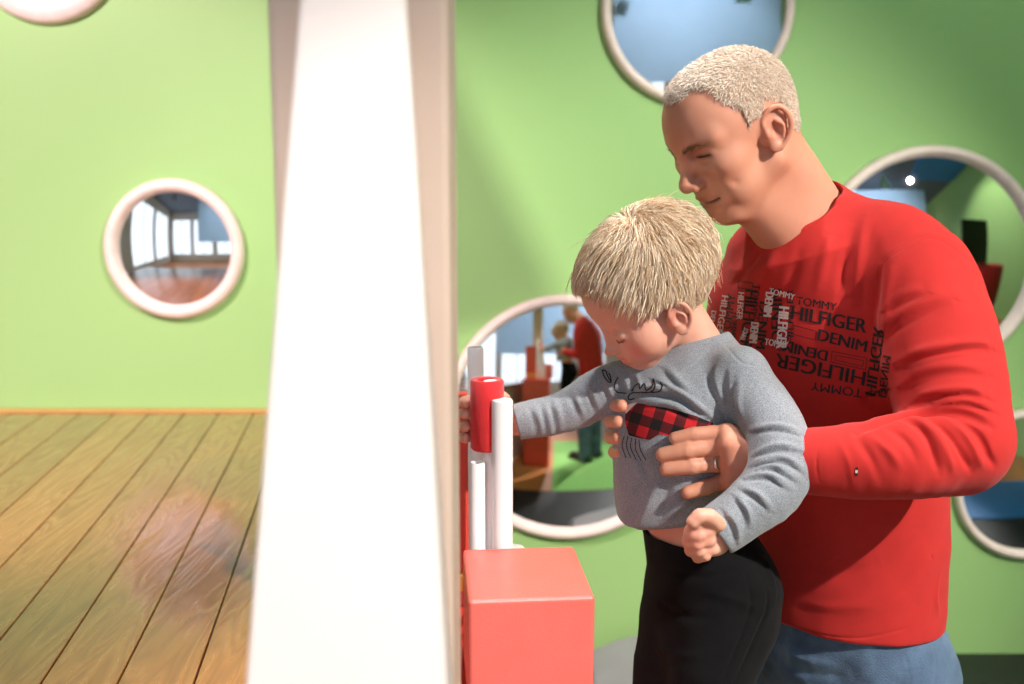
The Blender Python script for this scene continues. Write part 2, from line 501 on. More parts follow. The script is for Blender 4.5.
# planks
def plank_mat():
    t = NT('varnished_oak_planks'); co = t.n('ShaderNodeTexCoord').outputs['Object']
    at_ = t.n('ShaderNodeAttribute', _attribute_name='plank'); off = at_.outputs['Vector']
    add = t.n('ShaderNodeVectorMath', _operation='ADD'); t.l(co, add.inputs[0]); t.l(off, add.inputs[1])
    mp = t.n('ShaderNodeMapping'); mp.inputs['Scale'].default_value = (9, .9, 9); t.l(add.outputs[0], mp.inputs[0])
    n1 = t.noise(1.2, 2, mp.outputs[0], .5, .6)
    rings = t.math('FRACT', t.math('MULTIPLY', n1, 16))
    rings = t.math('ABSOLUTE', t.math('SUBTRACT', rings, .5))
    fine = t.n('ShaderNodeMapping'); fine.inputs['Scale'].default_value = (160, 5, 160); t.l(add.outputs[0], fine.inputs[0])
    n2 = t.noise(1, 3, fine.outputs[0])
    g = t.math('ADD', t.math('MULTIPLY', rings, .8), t.math('MULTIPLY', n2, .5))
    c = t.ramp(g, [(.12, srgb(136, 78, 40)), (.45, srgb(168, 102, 54)), (.85, srgb(178, 112, 62))])
    rnd = t.n('ShaderNodeSeparateXYZ'); t.l(off, rnd.inputs[0])
    v = t.math('FRACT', t.math('MULTIPLY', rnd.outputs[1], 3.7))
    c = t.mix(t.math('MULTIPLY', v, .35), c, srgb(120, 88, 42), 'MULTIPLY')
    t.col(c); t.set(Specular__IOR__Level=.5, Coat__Weight=1.0, Coat__Roughness=.11)
    rr = t.ramp(g, [(.2, (.42,) * 3 + (1,)), (.8, (.2,) * 3 + (1,))]); t.l(rr, t.b.inputs['Roughness'])
    t.bump(g, .4, .0012)
    bn = [n for n in t.t.nodes if n.type == 'BUMP'][0]; b2 = t.n('ShaderNodeBump', Strength=.5, Distance=.0015); t.l(g, b2.inputs['Height']); t.l(b2.outputs[0], t.b.inputs['Coat Normal']); return t.m
M['plank'] = plank_mat()
# fabrics
M['shirt_red'] = cloth('red_jersey', srgb(194, 46, 42), .05, 0, 1100, .85, .08, .25)
M['shirt_grey'] = cloth('heather_grey_jersey', srgb(138, 142, 148), .06, .6, 1000, .9, .25, .3)
M['pants_black'] = cloth('black_cotton', srgb(13, 13, 14), .15, 0, 700, .95, .03, .4)
def denim():
    t = NT('blue_denim'); co = t.coords()
    c = t.ramp(t.noise(16, 5, co, .6), [(.3, srgb(46, 68, 96)), (.55, srgb(78, 106, 136)), (.8, srgb(138, 160, 178))])
    w = t.n('ShaderNodeTexWave', Scale=260, Distortion=1.0); t.l(co, w.inputs['Vector'])
    c = t.mix(.25, c, t.ramp(w.outputs[1], [(0, srgb(40, 56, 82)), (1, srgb(150, 170, 188))]))
    t.col(c).set(Roughness=.9, Sheen__Weight=.15); t.bump(t.noise(420, 3, co), .5, .002); return t.m
M['denim'] = denim()
M['print_black'] = plain('black_print', srgb(34, 18, 20), .75, .1, 90)
M['print_white'] = plain('white_print', srgb(226, 205, 200), .75, .1, 60)
M['print_outline'] = plain('dark_red_print', srgb(96, 14, 20), .75, .1, 90)
M['skin_man'] = skin('skin', srgb(214, 152, 124), srgb(184, 84, 66), .12)
M['skin_child'] = skin('fair_skin', srgb(228, 170, 146), srgb(206, 98, 84), .15)
M['hair_man'] = hairmat('short_pale_hair', srgb(196, 172, 148), srgb(242, 230, 216), .5)
M['hair_child'] = hairmat('blond_hair', srgb(204, 164, 120), srgb(255, 240, 216), .36)
M['scalp_child'] = plain('blond_hair_base', srgb(214, 178, 138), .7, .15, 60)
M['scalp_man'] = plain('pale_hair_base', srgb(206, 176, 150), .7, .12, 120)
M['brow'] = plain('brow_hair', srgb(148, 108, 82), .7, .2, 90)
M['brow_fair'] = plain('fair_brow_hair', srgb(180, 136, 104), .7, .2, 90)
def plaid():
    t = NT('red_black_plaid'); uv = t.n('ShaderNodeTexCoord').outputs['UV']
    mp = t.n('ShaderNodeMapping'); mp.inputs['Rotation'].default_value = (0, 0, math.radians(18)); t.l(uv, mp.inputs[0])
    s = t.n('ShaderNodeSeparateXYZ'); t.l(mp.outputs[0], s.inputs[0])
    def band(v):
        return t.math('GREATER_THAN', t.math('FRACT', t.math('MULTIPLY', v, 4.6)), .5)
    a, b = band(s.outputs[0]), band(s.outputs[1])
    k = t.math('MULTIPLY', t.math('ADD', a, b), .5)
    t.col(t.ramp(k, [(0, srgb(196, 26, 34)), (.5, srgb(88, 10, 16)), (1, srgb(22, 10, 12))])).set(Roughness=.9)
    r = t.t.nodes[-1]
    t.bump(t.noise(700, 2, t.coords()), .3, .001); return t.m
M['plaid'] = plaid()
M['yellow_oak'] = plain('oak_edge', srgb(206, 160, 92), .5, .06, 12)
M['lash'] = plain('dark_lashes', srgb(70, 44, 34), .7, .2, 90)
M['lash_fair'] = plain('brown_lashes', srgb(120, 78, 58), .7, .2, 90)
# ---------------------------------------------------------------- sculpting lists
def exec_child_folds(s):
    F = [([(662,366),(679,384),(700,399)], .006, .0032), ([(633,391),(662,392),(683,397),(706,416)], .006, .0085), ([(635,402),(670,407),(699,420)], .005, .0034),
         ([(650,378),(672,392),(700,408),(722,425)], .005, .003)]
    for p, w, a in F: s.fold(p, w, a)
    for p, w, a in [([(706,372),(709,386),(718,409)], .005, -.0035), ([(723,366),(722,393),(728,415)], .005, -.0035), ([(732,378),(730,404),(735,424)], .0045, -.0045),
                    ([(714,366),(715,385),(722,405)], .005, .003), ([(739,382),(737,404),(742,422)], .005, .003),
                    ([(658,477),(646,505),(636,528)], .007, .006), ([(668,480),(662,505),(655,520)], .007, -.005), ([(645,470),(634,500),(626,525)], .006, -.003),
                    ([(628,440),(640,465),(650,490)], .006, -.003), ([(690,500),(680,508),(664,520)], .005, .004)]: s.stroke(p, w, a)
    for p in [[(752,455),(777,446),(808,452)], [(750,465),(781,458),(806,473)], [(744,478),(767,475),(790,490)], [(740,488),(756,495),(772,512)],
              [(733,495),(744,511),(750,529)], [(750,431),(777,426),(803,433)], [(722,508),(732,525),(738,545)], [(757,470),(775,466),(800,482)]]:
        s.fold(p, .0048, .0036)
    for p in [[(567,391),(574,410),(585,431)], [(581,380),(588,398),(597,421)], [(528,406),(533,421),(537,438)], [(548,398),(552,415),(556,434)], [(540,402),(546,420),(545,437)],
              [(596,374),(603,392),(611,410)], [(610,366),(618,382),(622,398)], [(627,372),(632,384),(634,396)]]:
        s.stroke(p, .004, -.0026); s.stroke([(q[0] + 6, q[1]) for q in p], .004, .0022)
    # shoulder seam, collar seam and cuff seams
    s.stroke([(722,338),(733,352),(743,362),(757,364)], .0016, -.0014, n=8)
    s.stroke([(664,379),(685,368),(702,356),(716,342)], .0014, -.0012, n=8)
    s.stroke([(701,516),(712,528),(724,545),(731,553)], .0012, -.001, n=8)
def exec_child_pants(s):
    for p, w, a in [([(650,560),(690,575),(735,570),(765,560)], .006, -.003), ([(735,575),(765,560),(775,600)], .006, .004), ([(700,590),(740,600),(770,615)], .007, .003),
                    ([(760,570),(768,610),(752,650),(735,684)], .003, -.0035), ([(745,570),(752,610),(737,650),(720,684)], .003, -.003),
                    ([(655,600),(680,615),(710,618)], .007, -.003), ([(650,640),(680,655),(705,650)], .007, .003)]: s.stroke(p, w, a)
def exec_child_face(s, fr):
    for q in (1, -1):
        s.paint([fr.pt(.0745, .017 * q, -.0225), fr.pt(.0745, .026 * q, -.0250), fr.pt(.0680, .0365 * q, -.0235)], .0019, (0, 1, 0))
        s.stroke([fr.pt(.0745, .015 * q, -.0215), fr.pt(.0745, .026 * q, -.0262), fr.pt(.0660, .0375 * q, -.0245)], .0014, -.0012)
        s.stroke([fr.pt(.0735, .016 * q, -.0120), fr.pt(.0720, .027 * q, -.0095), fr.pt(.0640, .0385 * q, -.0125)], .0014, -.0009)
        s.paint([fr.pt(.062, .040 * q, -.044)], .016, (.55, 0, 0), .8)
        s.paint([fr.pt(-.004, .072 * q, -.032)], .016, (.45, 0, 0), .8)
    s.paint([fr.pt(.088, 0, -.038)], .007, (.4, 0, 0), .8)
    s.paint([fr.pt(.078, .012, -.0545), fr.pt(.083, 0, -.0535), fr.pt(.078, -.012, -.0545)], .0036, (.8, 0, 0))
    s.paint([fr.pt(.075, .011, -.0640), fr.pt(.080, 0, -.0645), fr.pt(.075, -.011, -.0640)], .0040, (.8, 0, 0))
    s.paint([at(696, 540, 1.20)], .02, (.45, 0, 0), .8)
    s.paint([at(662, 545, 1.33)], .03, (.35, 0, 0), .6)
def exec_man_folds(s):
    for p, w, a in [([(881,334),(899,320),(930,303),(951,296)], .011, .004), ([(895,365),(923,353),(951,347),(979,344),(994,348)], .007, .0065), ([(900,388),(925,374),(960,368),(990,372)], .008, .003),
                    ([(906,406),(930,395),(965,391),(987,396)], .007, .0055), ([(934,402),(966,401),(997,411)], .006, .004), ([(885,312),(905,297),(925,290)], .009, .003)]: s.fold(p, w, a)
    s.stroke([(856,431),(880,419),(905,412),(934,410),(966,413),(991,424)], .006, -.012, n=8)
    for p, w, a in [([(901,416),(921,427),(936,456),(940,474)], .0055, -.006), ([(912,416),(934,430),(950,458),(955,474)], .006, .0045), ([(923,414),(950,433),(966,458),(972,473)], .005, -.006),
                    ([(938,414),(964,432),(979,456),(984,470)], .0055, .0045), ([(952,414),(979,433),(991,456),(996,468)], .0048, -.006), ([(884,424),(905,440),(918,462)], .006, -.0035),
                    ([(868,432),(888,450),(900,470)], .006, .003), ([(855,436),(868,455),(880,482)], .006, -.003), ([(838,440),(846,462),(850,484)], .005, .002)]: s.stroke(p, w, a)
    # chest: folds falling from the collar and shoulder
    for p, w, a in [([(853,222),(842,262),(838,296)], .008, -.004), ([(866,214),(858,255),(852,300)], .008, .004), ([(880,262),(872,300),(870,345)], .009, -.006), ([(893,262),(884,300),(884,330)], .009, .004),
                    ([(800,246),(790,280),(775,300)], .009, -.003), ([(776,250),(764,276),(745,300)], .009, .003), ([(760,248),(745,268),(730,285)], .007, -.003),
                    ([(830,232),(822,262),(815,292)], .008, .003), ([(872,360),(868,400),(860,424)], .01, -.006),
                    ([(800,400),(830,395),(862,408)], .01, .003), ([(943,575),(939,598),(942,615)], .005, .003),
                    ([(800,560),(840,570),(880,560)], .014, -.003), ([(795,600),(830,606),(870,603)], .008, .002)]: s.stroke(p, w, a)
    # seams: armhole, collar, side, hem
    s.stroke([(877,288),(880,266),(900,248),(929,235),(948,241),(966,257)], .0016, -.0018, n=10)
    s.stroke([(874,288),(877,263),(898,244),(928,231),(950,237)], .0018, .001, n=10)
    s.stroke([(757,246),(785,238),(812,222),(832,205),(846,196)], .0015, -.0018, n=10)
    s.stroke([(935,500),(934,557),(934,618)], .0016, -.0022, n=10)
    s.stroke([(768,626),(809,633),(855,636),(900,630),(942,614)], .0016, -.0018, n=10)
    s.stroke([(818,440),(814,462),(818,484)], .0014, -.0015, n=6)
def exec_man_jeans(s):
    for p, w, a in [([(780,645),(800,658),(830,664)], .007, .003), ([(770,655),(800,672),(850,676)], .007, -.003), ([(906,650),(908,670),(908,700)], .0016, -.0018), ([(934,640),(936,664),(934,684)], .0016, -.0015),
                    ([(895,672),(915,668),(938,662)], .0014, -.0014)]: s.stroke(p, w, a)
def exec_man_face(s, fr):
    for q in (1, -1):
        s.paint([fr.pt(.083, .019 * q, .0005), fr.pt(.0795, .031 * q, .0010), fr.pt(.073, .0440 * q, .0000)], .0036, (0, 1, 0))
        s.paint([fr.pt(.083, .016 * q, .004), fr.pt(.079, .032 * q, .005)], .010, (.5, .12, 0), .7)  # flush, plus a little under-brow shade put into the colour
        s.stroke([fr.pt(.083, .018 * q, .0100), fr.pt(.080, .031 * q, .0115), fr.pt(.073, .046 * q, .0090)], .0018, -.0014)
        s.stroke([fr.pt(.082, .020 * q, -.0080), fr.pt(.080, .031 * q, -.0105), fr.pt(.073, .044 * q, -.0080)], .0020, -.0014)
        s.stroke([fr.pt(.083, .020 * q, -.0200), fr.pt(.081, .033 * q, -.0220), fr.pt(.074, .044 * q, -.0180)], .0030, .0012)
        # laughter fold from the nose wing round the mouth, and the cheek dimple
        s.stroke([fr.pt(.094, .021 * q, -.036), fr.pt(.085, .032 * q, -.050), fr.pt(.076, .040 * q, -.064), fr.pt(.070, .041 * q, -.078)], .0030, -.0036, n=8)
        s.stroke([fr.pt(.087, .032 * q, -.032), fr.pt(.078, .043 * q, -.044), fr.pt(.069, .049 * q, -.056)], .0090, .0026, n=8)
        s.stroke([fr.pt(.062, .052 * q, -.046), fr.pt(.056, .054 * q, -.058)], .0055, -.0020)
        s.stroke([fr.pt(.069, .052 * q, -.004), fr.pt(.060, .058 * q, -.010)], .0016, -.001)
        s.stroke([fr.pt(.069, .052 * q, .002), fr.pt(.060, .058 * q, .002)], .0016, -.001)
        s.paint([fr.pt(.070, .046 * q, -.034)], .018, (.4, 0, 0), .8)
        s.paint([fr.pt(-.014, .080 * q, -.010)], .022, (.35, 0, 0), .8)
    s.stroke([fr.pt(.094, .03, .040), fr.pt(.096, 0, .041), fr.pt(.094, -.03, .040)], .0022, -.0008)
    s.stroke([fr.pt(.094, .03, .052), fr.pt(.094, 0, .053), fr.pt(.094, -.03, .052)], .0022, -.0008)
    s.paint([fr.pt(.086, 0, .035)], .032, (.45, 0, 0), .8)
    s.paint([fr.pt(.104, 0, -.037)], .012, (.45, 0, 0), .8)
    s.paint([fr.pt(.078, .018, -.0645), fr.pt(.087, 0, -.0640), fr.pt(.078, -.018, -.0645)], .0040, (.65, 0, 0))
    s.paint([fr.pt(.074, .017, -.0765), fr.pt(.083, 0, -.0765), fr.pt(.074, -.017, -.0765)], .0045, (.65, 0, 0))
    s.paint([fr.pt(.0880, .0, -.0703), fr.pt(.0815, .015, -.0700), fr.pt(.0710, .0290, -.0655), fr.pt(.0640, .036, -.062)], .0024, (.2, .95, 0), n=8)  # mouth groove painted darker, standing for the shade in it
    # finger creases on the spread hand
    for u, v in ((713, 447), (688, 450), (716, 463), (692, 466), (721, 482), (706, 487), (713, 434), (694, 434)):
        for e in (-1.6, 1.6): s.stroke([(u + e, v - 6), (u + e, v), (u + e, v + 6)], .0009, -.0006)
    for u, v in ((663, 453.5), (667, 468), (688, 491)): s.paint([(u + 3, v - 2)], .004, (.15, 0, .2), .7)
    s.paint([at(745, 460, 1.30)], .035, (.45, 0, 0), .8)
# ================================================================ people
RES = float(os.environ.get('RES', '0.002'))
D = math.radians
def ear(fr, c, s, h, k=.003):
    """outer ear: plate, rim, inner ridge, bowl, lobe"""
    X, Y, Z = fr.R; ct, st_ = math.cos(D(14)), math.sin(D(14))
    U = ct * X + st_ * Z * -1 * -1; U = unit(ct * X + st_ * Z); Wz = unit(ct * Z - st_ * X)
    c0 = fr.pt(c)
    def e(u, v, o=0): return c0 + U * u * h + Wz * v * h + Y * s * (.10 * h - u * .42 * h + o * h)
    n = unit(np.cross(U * 1 + Y * s * -.42, Wz)); R = np.stack([unit(U + Y * s * -.42), unit(np.cross(Wz, unit(U + Y * s * -.42))), Wz])
    out = [ell(e(-.03, .02, -.03), (.27 * h, .055 * h, .44 * h), R, k=.003),
           ell(e(.1, 0, -.12), (.2 * h, .12 * h, .3 * h), R, k=.008)]
    hx = [(.2, .02, .0), (.24, .26, .02), (.1, .46, .05), (-.12, .48, .06), (-.28, .28, .06), (-.31, .02, .05), (-.22, -.22, .04), (-.06, -.42, .02)]
    out += chain([e(*q) for q in hx], [.05 * h] * 2 + [.062 * h] * 4 + [.055 * h] * 2, k=.0022, mode='each', cr=3)
    out += [ell(e(.05, -.38, .01), (.13 * h, .06 * h, .13 * h), R, k=.004)]
    out += [ell(e(.02, .02, .08), (.13 * h, .13 * h, .2 * h), R, k=.002, mode='s'),
            ell(e(-.04, .28, .08), (.15 * h, .07 * h, .1 * h), R, k=.002, mode='s')]
    out += chain([e(-.02, .2, .03), (e(-.15, .05, .05)), e(-.12, -.18, .03)], [.035 * h, .045 * h, .03 * h], k=.002, mode='each', cr=2)
    out += [ell(e(.2, -.08, .05), (.06 * h, .05 * h, .09 * h), R, k=.003)]
    return out
def finger(pts, r0, k=.004, r1=None, out=None):
    r1 = r1 or r0 * .82; n = len(pts)
    rad = [r0 + (r1 - r0) * i / (n - 1) for i in range(n)]
    pr = chain(pts, rad, k=k, mode='each', cr=3)
    for i in range(1, n - 1): pr.append(ell(pts[i], rad[i] * 1.06, k=.002))
    return pr
def nails(sc, tip, prev, up, r):
    pass

# ---------------------------------------------------------------- child
CY = 1.42
fc = Frame(at(641, 294, CY), D(14), D(38), D(-2))
def child_head(fr, sc=1.0):
    P = fr.pt; R = fr.R; o = []
    A = lambda c, r, k=.015, m='u': o.append(ell(P(c), tuple(x for x in r), R, k, m))
    A((-.026, 0, .024), (.089, .070, .070))
    A((.030, 0, .022), (.046, .052, .046), .03)
    A((.030, 0, -.030), (.044, .052, .052), .02)
    for s in (1, -1):
        A((.034, .032 * s, -.046), (.030, .024, .026), .02)
        o.append(cone(P(-.004, .040 * s, -.050), P(.046, .010 * s, -.078), .019, .013, .018))
    A((.052, 0, -.078), (.017, .018, .014), .016)
    A((.058, 0, -.058), (.021, .026, .02), .016)
    for s in (1, -1):
        A((.0755, .029 * s, -.016), (.010, .0155, .010), .012, 's')
        A((.060, .027 * s, -.0185), (.0135, .0135, .0115), .004)
    o.append(cone(P(.070, 0, -.010), P(.083, 0, -.035), .0055, .0068, .012))
    A((.0855, 0, -.0365), (.0082, .0078, .0068), .006)
    for s in (1, -1): A((.0795, .0085 * s, -.039), (.0075, .0052, .005), .004)
    A((.0765, 0, -.0535), (.0068, .014, .0048), .005)
    A((.0725, 0, -.0635), (.0075, .0125, .0052), .005)
    o.append(Prim(chain([P(.083, .001, -.0585), P(.0765, .012, -.0590), P(.068, .019, -.0600)], [.0012, .0012, .0009]).fn, .0035, 's'))
    o.append(Prim(chain([P(.083, -.001, -.0585), P(.0765, -.012, -.0590), P(.068, -.019, -.0600)], [.0012, .0012, .0009]).fn, .0035, 's'))
    for s in (1, -1): o += ear(fr, (-.006, .067 * s, -.038), s, .048)
    return o
CH_SH = at(700, 352, 1.43)
child_torso = loft([(at(704, 328, 1.44), .034, .032, D(38)), (at(699, 345, 1.44), .064, .050, D(40)), (at(686, 376, 1.435), .100, .076, D(42)),
                    (at(679, 410, 1.43), .102, .086, D(42)), (at(676, 460, 1.425), .098, .090, D(42)), (at(678, 505, 1.425), .096, .091, D(40)),
                    (at(683, 548, 1.425), .092, .087, D(40))], k=.02, cap=.008)
ls = [at(738, 376, 1.365), at(766, 416, 1.325), at(781, 456, 1.28), at(771, 488, 1.255), at(745, 511, 1.24), at(718, 531, 1.235)]
rs = [at(650, 380, 1.455), at(606, 390, 1.475), at(566, 411, 1.48), at(519, 422, 1.478)]
def child_shirt_prims():
    o = [child_torso]
    o += chain(ls, [.040, .042, .043, .041, .036, .033], k=.018, mode='each', cr=3)
    o.append(cone(at(708, 352, 1.43), at(738, 374, 1.375), .026, .036, .02))
    o += chain(rs, [.042, .038, .033, .0285], k=.022, mode='each', cr=3)
    # collar opening and cuffs
    nk = at(706, 322, 1.44)
    o.append(cone(at(701, 348, 1.44), nk + np.array([-.02, 0, .05]), .037, .046, .006, 's'))
    o.append(cone(ls[-1] + (ls[-1] - ls[-2]) * .05, ls[-1] + (ls[-1] - ls[-2]) * 2, .0285, .030, .003, 's'))
    d = unit(ls[-1] - ls[-2]); o.append(Prim(lambda p, c=(ls[-1] + d * .006).astype(F32), d=d.astype(F32): -((p - c) @ d), .004, 's'))
    d2 = unit(rs[-1] - rs[-2]); 
    # trim plane only near the wrist
    o[-1] = rbox(ls[-1] + d * .056, (.05, .06, .06), .004, np.stack([d, unit(np.cross(d, [0, 0, 1])), unit(np.cross(d, np.cross(d, [0, 0, 1])))]), .004, 's')
    o.append(rbox(rs[-1] + d2 * .055, (.05, .05, .05), .004, np.stack([d2, unit(np.cross(d2, [0, 0, 1])), unit(np.cross(d2, np.cross(d2, [0, 0, 1])))]), .004, 's'))
    o.append(cone(rs[-1] - d2 * .004, rs[-1] + d2 * .08, .0235, .0235, .003, 's'))
    # hem lifted over the belly, hollow underneath
    a_ = D(14); o.append(rbox(at(694, 566, 1.315) + [0, .09, 0], (.145, .175, .048), .012, np.array([[math.cos(a_), 0, math.sin(a_)], [0, 1, 0], [-math.sin(a_), 0, math.cos(a_)]]), .012, 's'))
    return o
def child_body_prims():
    o = child_head(fc)
    o.append(cone(fc.pt(-.030, 0, -.040), at(702, 352, 1.44), .035, .036, .022))
    o.append(loft([(at(703, 345, 1.44), .04, .038, D(38)), (at(697, 362, 1.44), .078, .052, D(40)), (at(690, 400, 1.435), .086, .066, D(42)),
                   (at(686, 460, 1.425), .080, .072, D(42)), (at(694, 512, 1.42), .077, .072, D(40)), (at(699, 540, 1.42), .076, .071, D(40)),
                   (at(708, 600, 1.42), .086, .080, D(40)), (at(706, 640, 1.42), .07, .07, D(40))], k=.015))
    o += chain(ls[:5] + [ls[5], at(708, 538, 1.232)], [.032, .030, .029, .027, .025, .023, .022], k=.012, mode='each', cr=2)
    o += chain(rs[:3] + [rs[3], at(507, 421, 1.478)], [.034, .030, .026, .021, .0185], k=.015, mode='each', cr=2)
    # left fist
    o.append(rbox(at(710, 536, 1.230), (.022, .0165, .023), .013, k=.010))
    W = 1.218
    fl = [((711, 521, W - .006), (697, 524, W - .014), (691, 532, W - .008), (699, 536, W - .018)),
          ((709, 530, W - .010), (694, 534, W - .014), (689, 541, W - .004), (697, 544, W - .016)),
          ((709, 540, W - .010), (694, 543, W - .010), (691, 550, W - .001), (699, 551, W - .012)),
          ((712, 549, W - .006), (700, 552, W - .006), (698, 557, W + .002), (706, 556, W - .008))]
    for i, f in enumerate(fl):
        o += finger([at(*q) for q in f], (.0098, .0098, .0092, .0084)[i], k=.0042)
    o += finger([at(718, 524, W - .012), at(710, 517, W - .020), at(700, 516, W - .023), at(693, 522, W - .024)], .0102, k=.004, r1=.0085)
    # right hand reaching round the red roll
    o.append(rbox(at(503, 419, 1.482), (.017, .012, .0215), .011, k=.010))
    for v in (404, 414, 425, 435):
        e_ = (v - 419) * .15
        o += finger([at(496, v + e_ * .3, 1.486), at(484, v - 2, 1.494), at(472, v - 2 + e_, 1.486), at(464, v + e_, 1.462), at(466, v + 1 + e_, 1.444)], .0088, k=.003, r1=.0076)
    o += finger([at(507, 406, 1.475), at(505, 399, 1.462), at(503, 396, 1.445)], .0085, k=.005, r1=.0072)
    # legs and feet
    for i, (hx, kx, ax, yy) in enumerate(((726, 708, 714, 1.375), (694, 668, 674, 1.465))):
        o += chain([at(hx, 592, yy), at(kx, 700, yy - .03), at(ax, 806, yy + .02)], [.058, .042, .026], k=.02, mode='each', cr=3)
        a = at(ax, 812, yy + .02); o += chain([a + [.01, 0, 0], a + [-.05, -.03, -.035], a + [-.09, -.055, -.045]], [.024, .022, .016], k=.012, mode='each')
    return o
def child_pants_prims():
    o = [loft([(at(698, 529, 1.42), .084, .079, D(40)), (at(709, 562, 1.42), .093, .089, D(40)), (at(714, 600, 1.42), .098, .094, D(38)),
               (at(710, 640, 1.42), .092, .086, D(36)), (at(702, 668, 1.42), .07, .068, D(36))], k=.02, cap=.006)]
    for i, (hx, kx, ax, yy) in enumerate(((726, 708, 714, 1.375), (694, 668, 674, 1.465))):
        o += chain([at(hx, 592, yy), at(kx, 700, yy - .03), at(ax, 800, yy + .02)], [.072, .058, .042], k=.03, mode='each', cr=3)
    o.append(loft([(at(697, 515, 1.42), .077, .072, D(40)), (at(700, 541, 1.42), .081, .076, D(40))], k=.004, mode='s', cap=.002))
    return o
def bounds(*pts, m=.1):
    P = np.array(pts); return P.min(0) - m, P.max(0) + m

child = thing('person', 'toddler with blond hair in grey moose shirt held beside the red block', 'child', (0, 0, 0))
ctr = at(700, 640, CY); 
lo, hi = (-.12, 1.13, .60), (.52, 1.62, 1.70)
CV = {}
# shirt
V, Q = surface(child_shirt_prims(), (-.1, 1.13, .95), (.52, 1.6, 1.50), RES)
sc = Sculpt(V, Q)
exec_child_folds(sc)
sc.renorm(); sc.V += sc.N * (vnoise(sc.V, 46, 3) * .0007 + vnoise(sc.V, 22, 4) * .0016)[:, None]
child_shirt = obj('shirt', sc.mesh('shirt'), M['shirt_grey'], child)
child_shirt['label'] = 'heather grey long-sleeved shirt'
bv_child = sc.bvh()
# trousers
V, Q = surface(child_pants_prims(), (-.05, 1.2, .62), (.5, 1.65, 1.2), RES * 1.2)
sp = Sculpt(V, Q); exec_child_pants(sp)
sp.renorm(); sp.V += sp.N * (vnoise(sp.V, 26, 5) * .0022 + vnoise(sp.V, 11, 6) * .003)[:, None]
child_pants = obj('trousers', sp.mesh('trousers'), M['pants_black'], child)
# body
V, Q = surface(child_body_prims(), lo, hi, RES)
sb = Sculpt(V, Q)
exec_child_face(sb, fc)
child_body = obj('body', sb.mesh('body'), M['skin_child'], child)
child_body['label'] = 'fair-skinned body with bowed head and closed fist'

# ---------------------------------------------------------------- hair helpers
def hairline(frame, V, knots):
    L = frame.loc(V); x = [k[0] for k in knots]; z = [k[1] for k in knots]
    return L, L[:, 2] - np.interp(L[:, 0], x, z)
def hair_base(name, sculpt, frame, knots, off, mat, parent, soft=.02, maxr=.16, temple=0):
    L, h = hairline(frame, sculpt.V, knots)
    h = h - temple * np.exp(-((np.abs(L[:, 1]) - .044) / .018) ** 2) * (L[:, 0] > .015)
    m = (h > 0) & (np.linalg.norm(L, axis=1) < maxr) & ~ear_zone(L)
    fm = m[sculpt.Q].all(1); used = np.unique(sculpt.Q[fm]); mp = -np.ones(len(m), int); mp[used] = np.arange(len(used))
    N = relax(sculpt.N, sculpt.Q, 4)
    W = sculpt.V[used] + N[used] * (off * np.clip(h[used] / soft, .03, 1) ** .6)[:, None]
    return obj(name, np_mesh(name, W, mp[sculpt.Q[fm]]), mat, parent)
def ear_zone(L):
    return (np.abs(L[:, 1]) > .066) & (L[:, 0] < .015) & (L[:, 0] > -.045) & (L[:, 2] < .018) & (L[:, 2] > -.06)

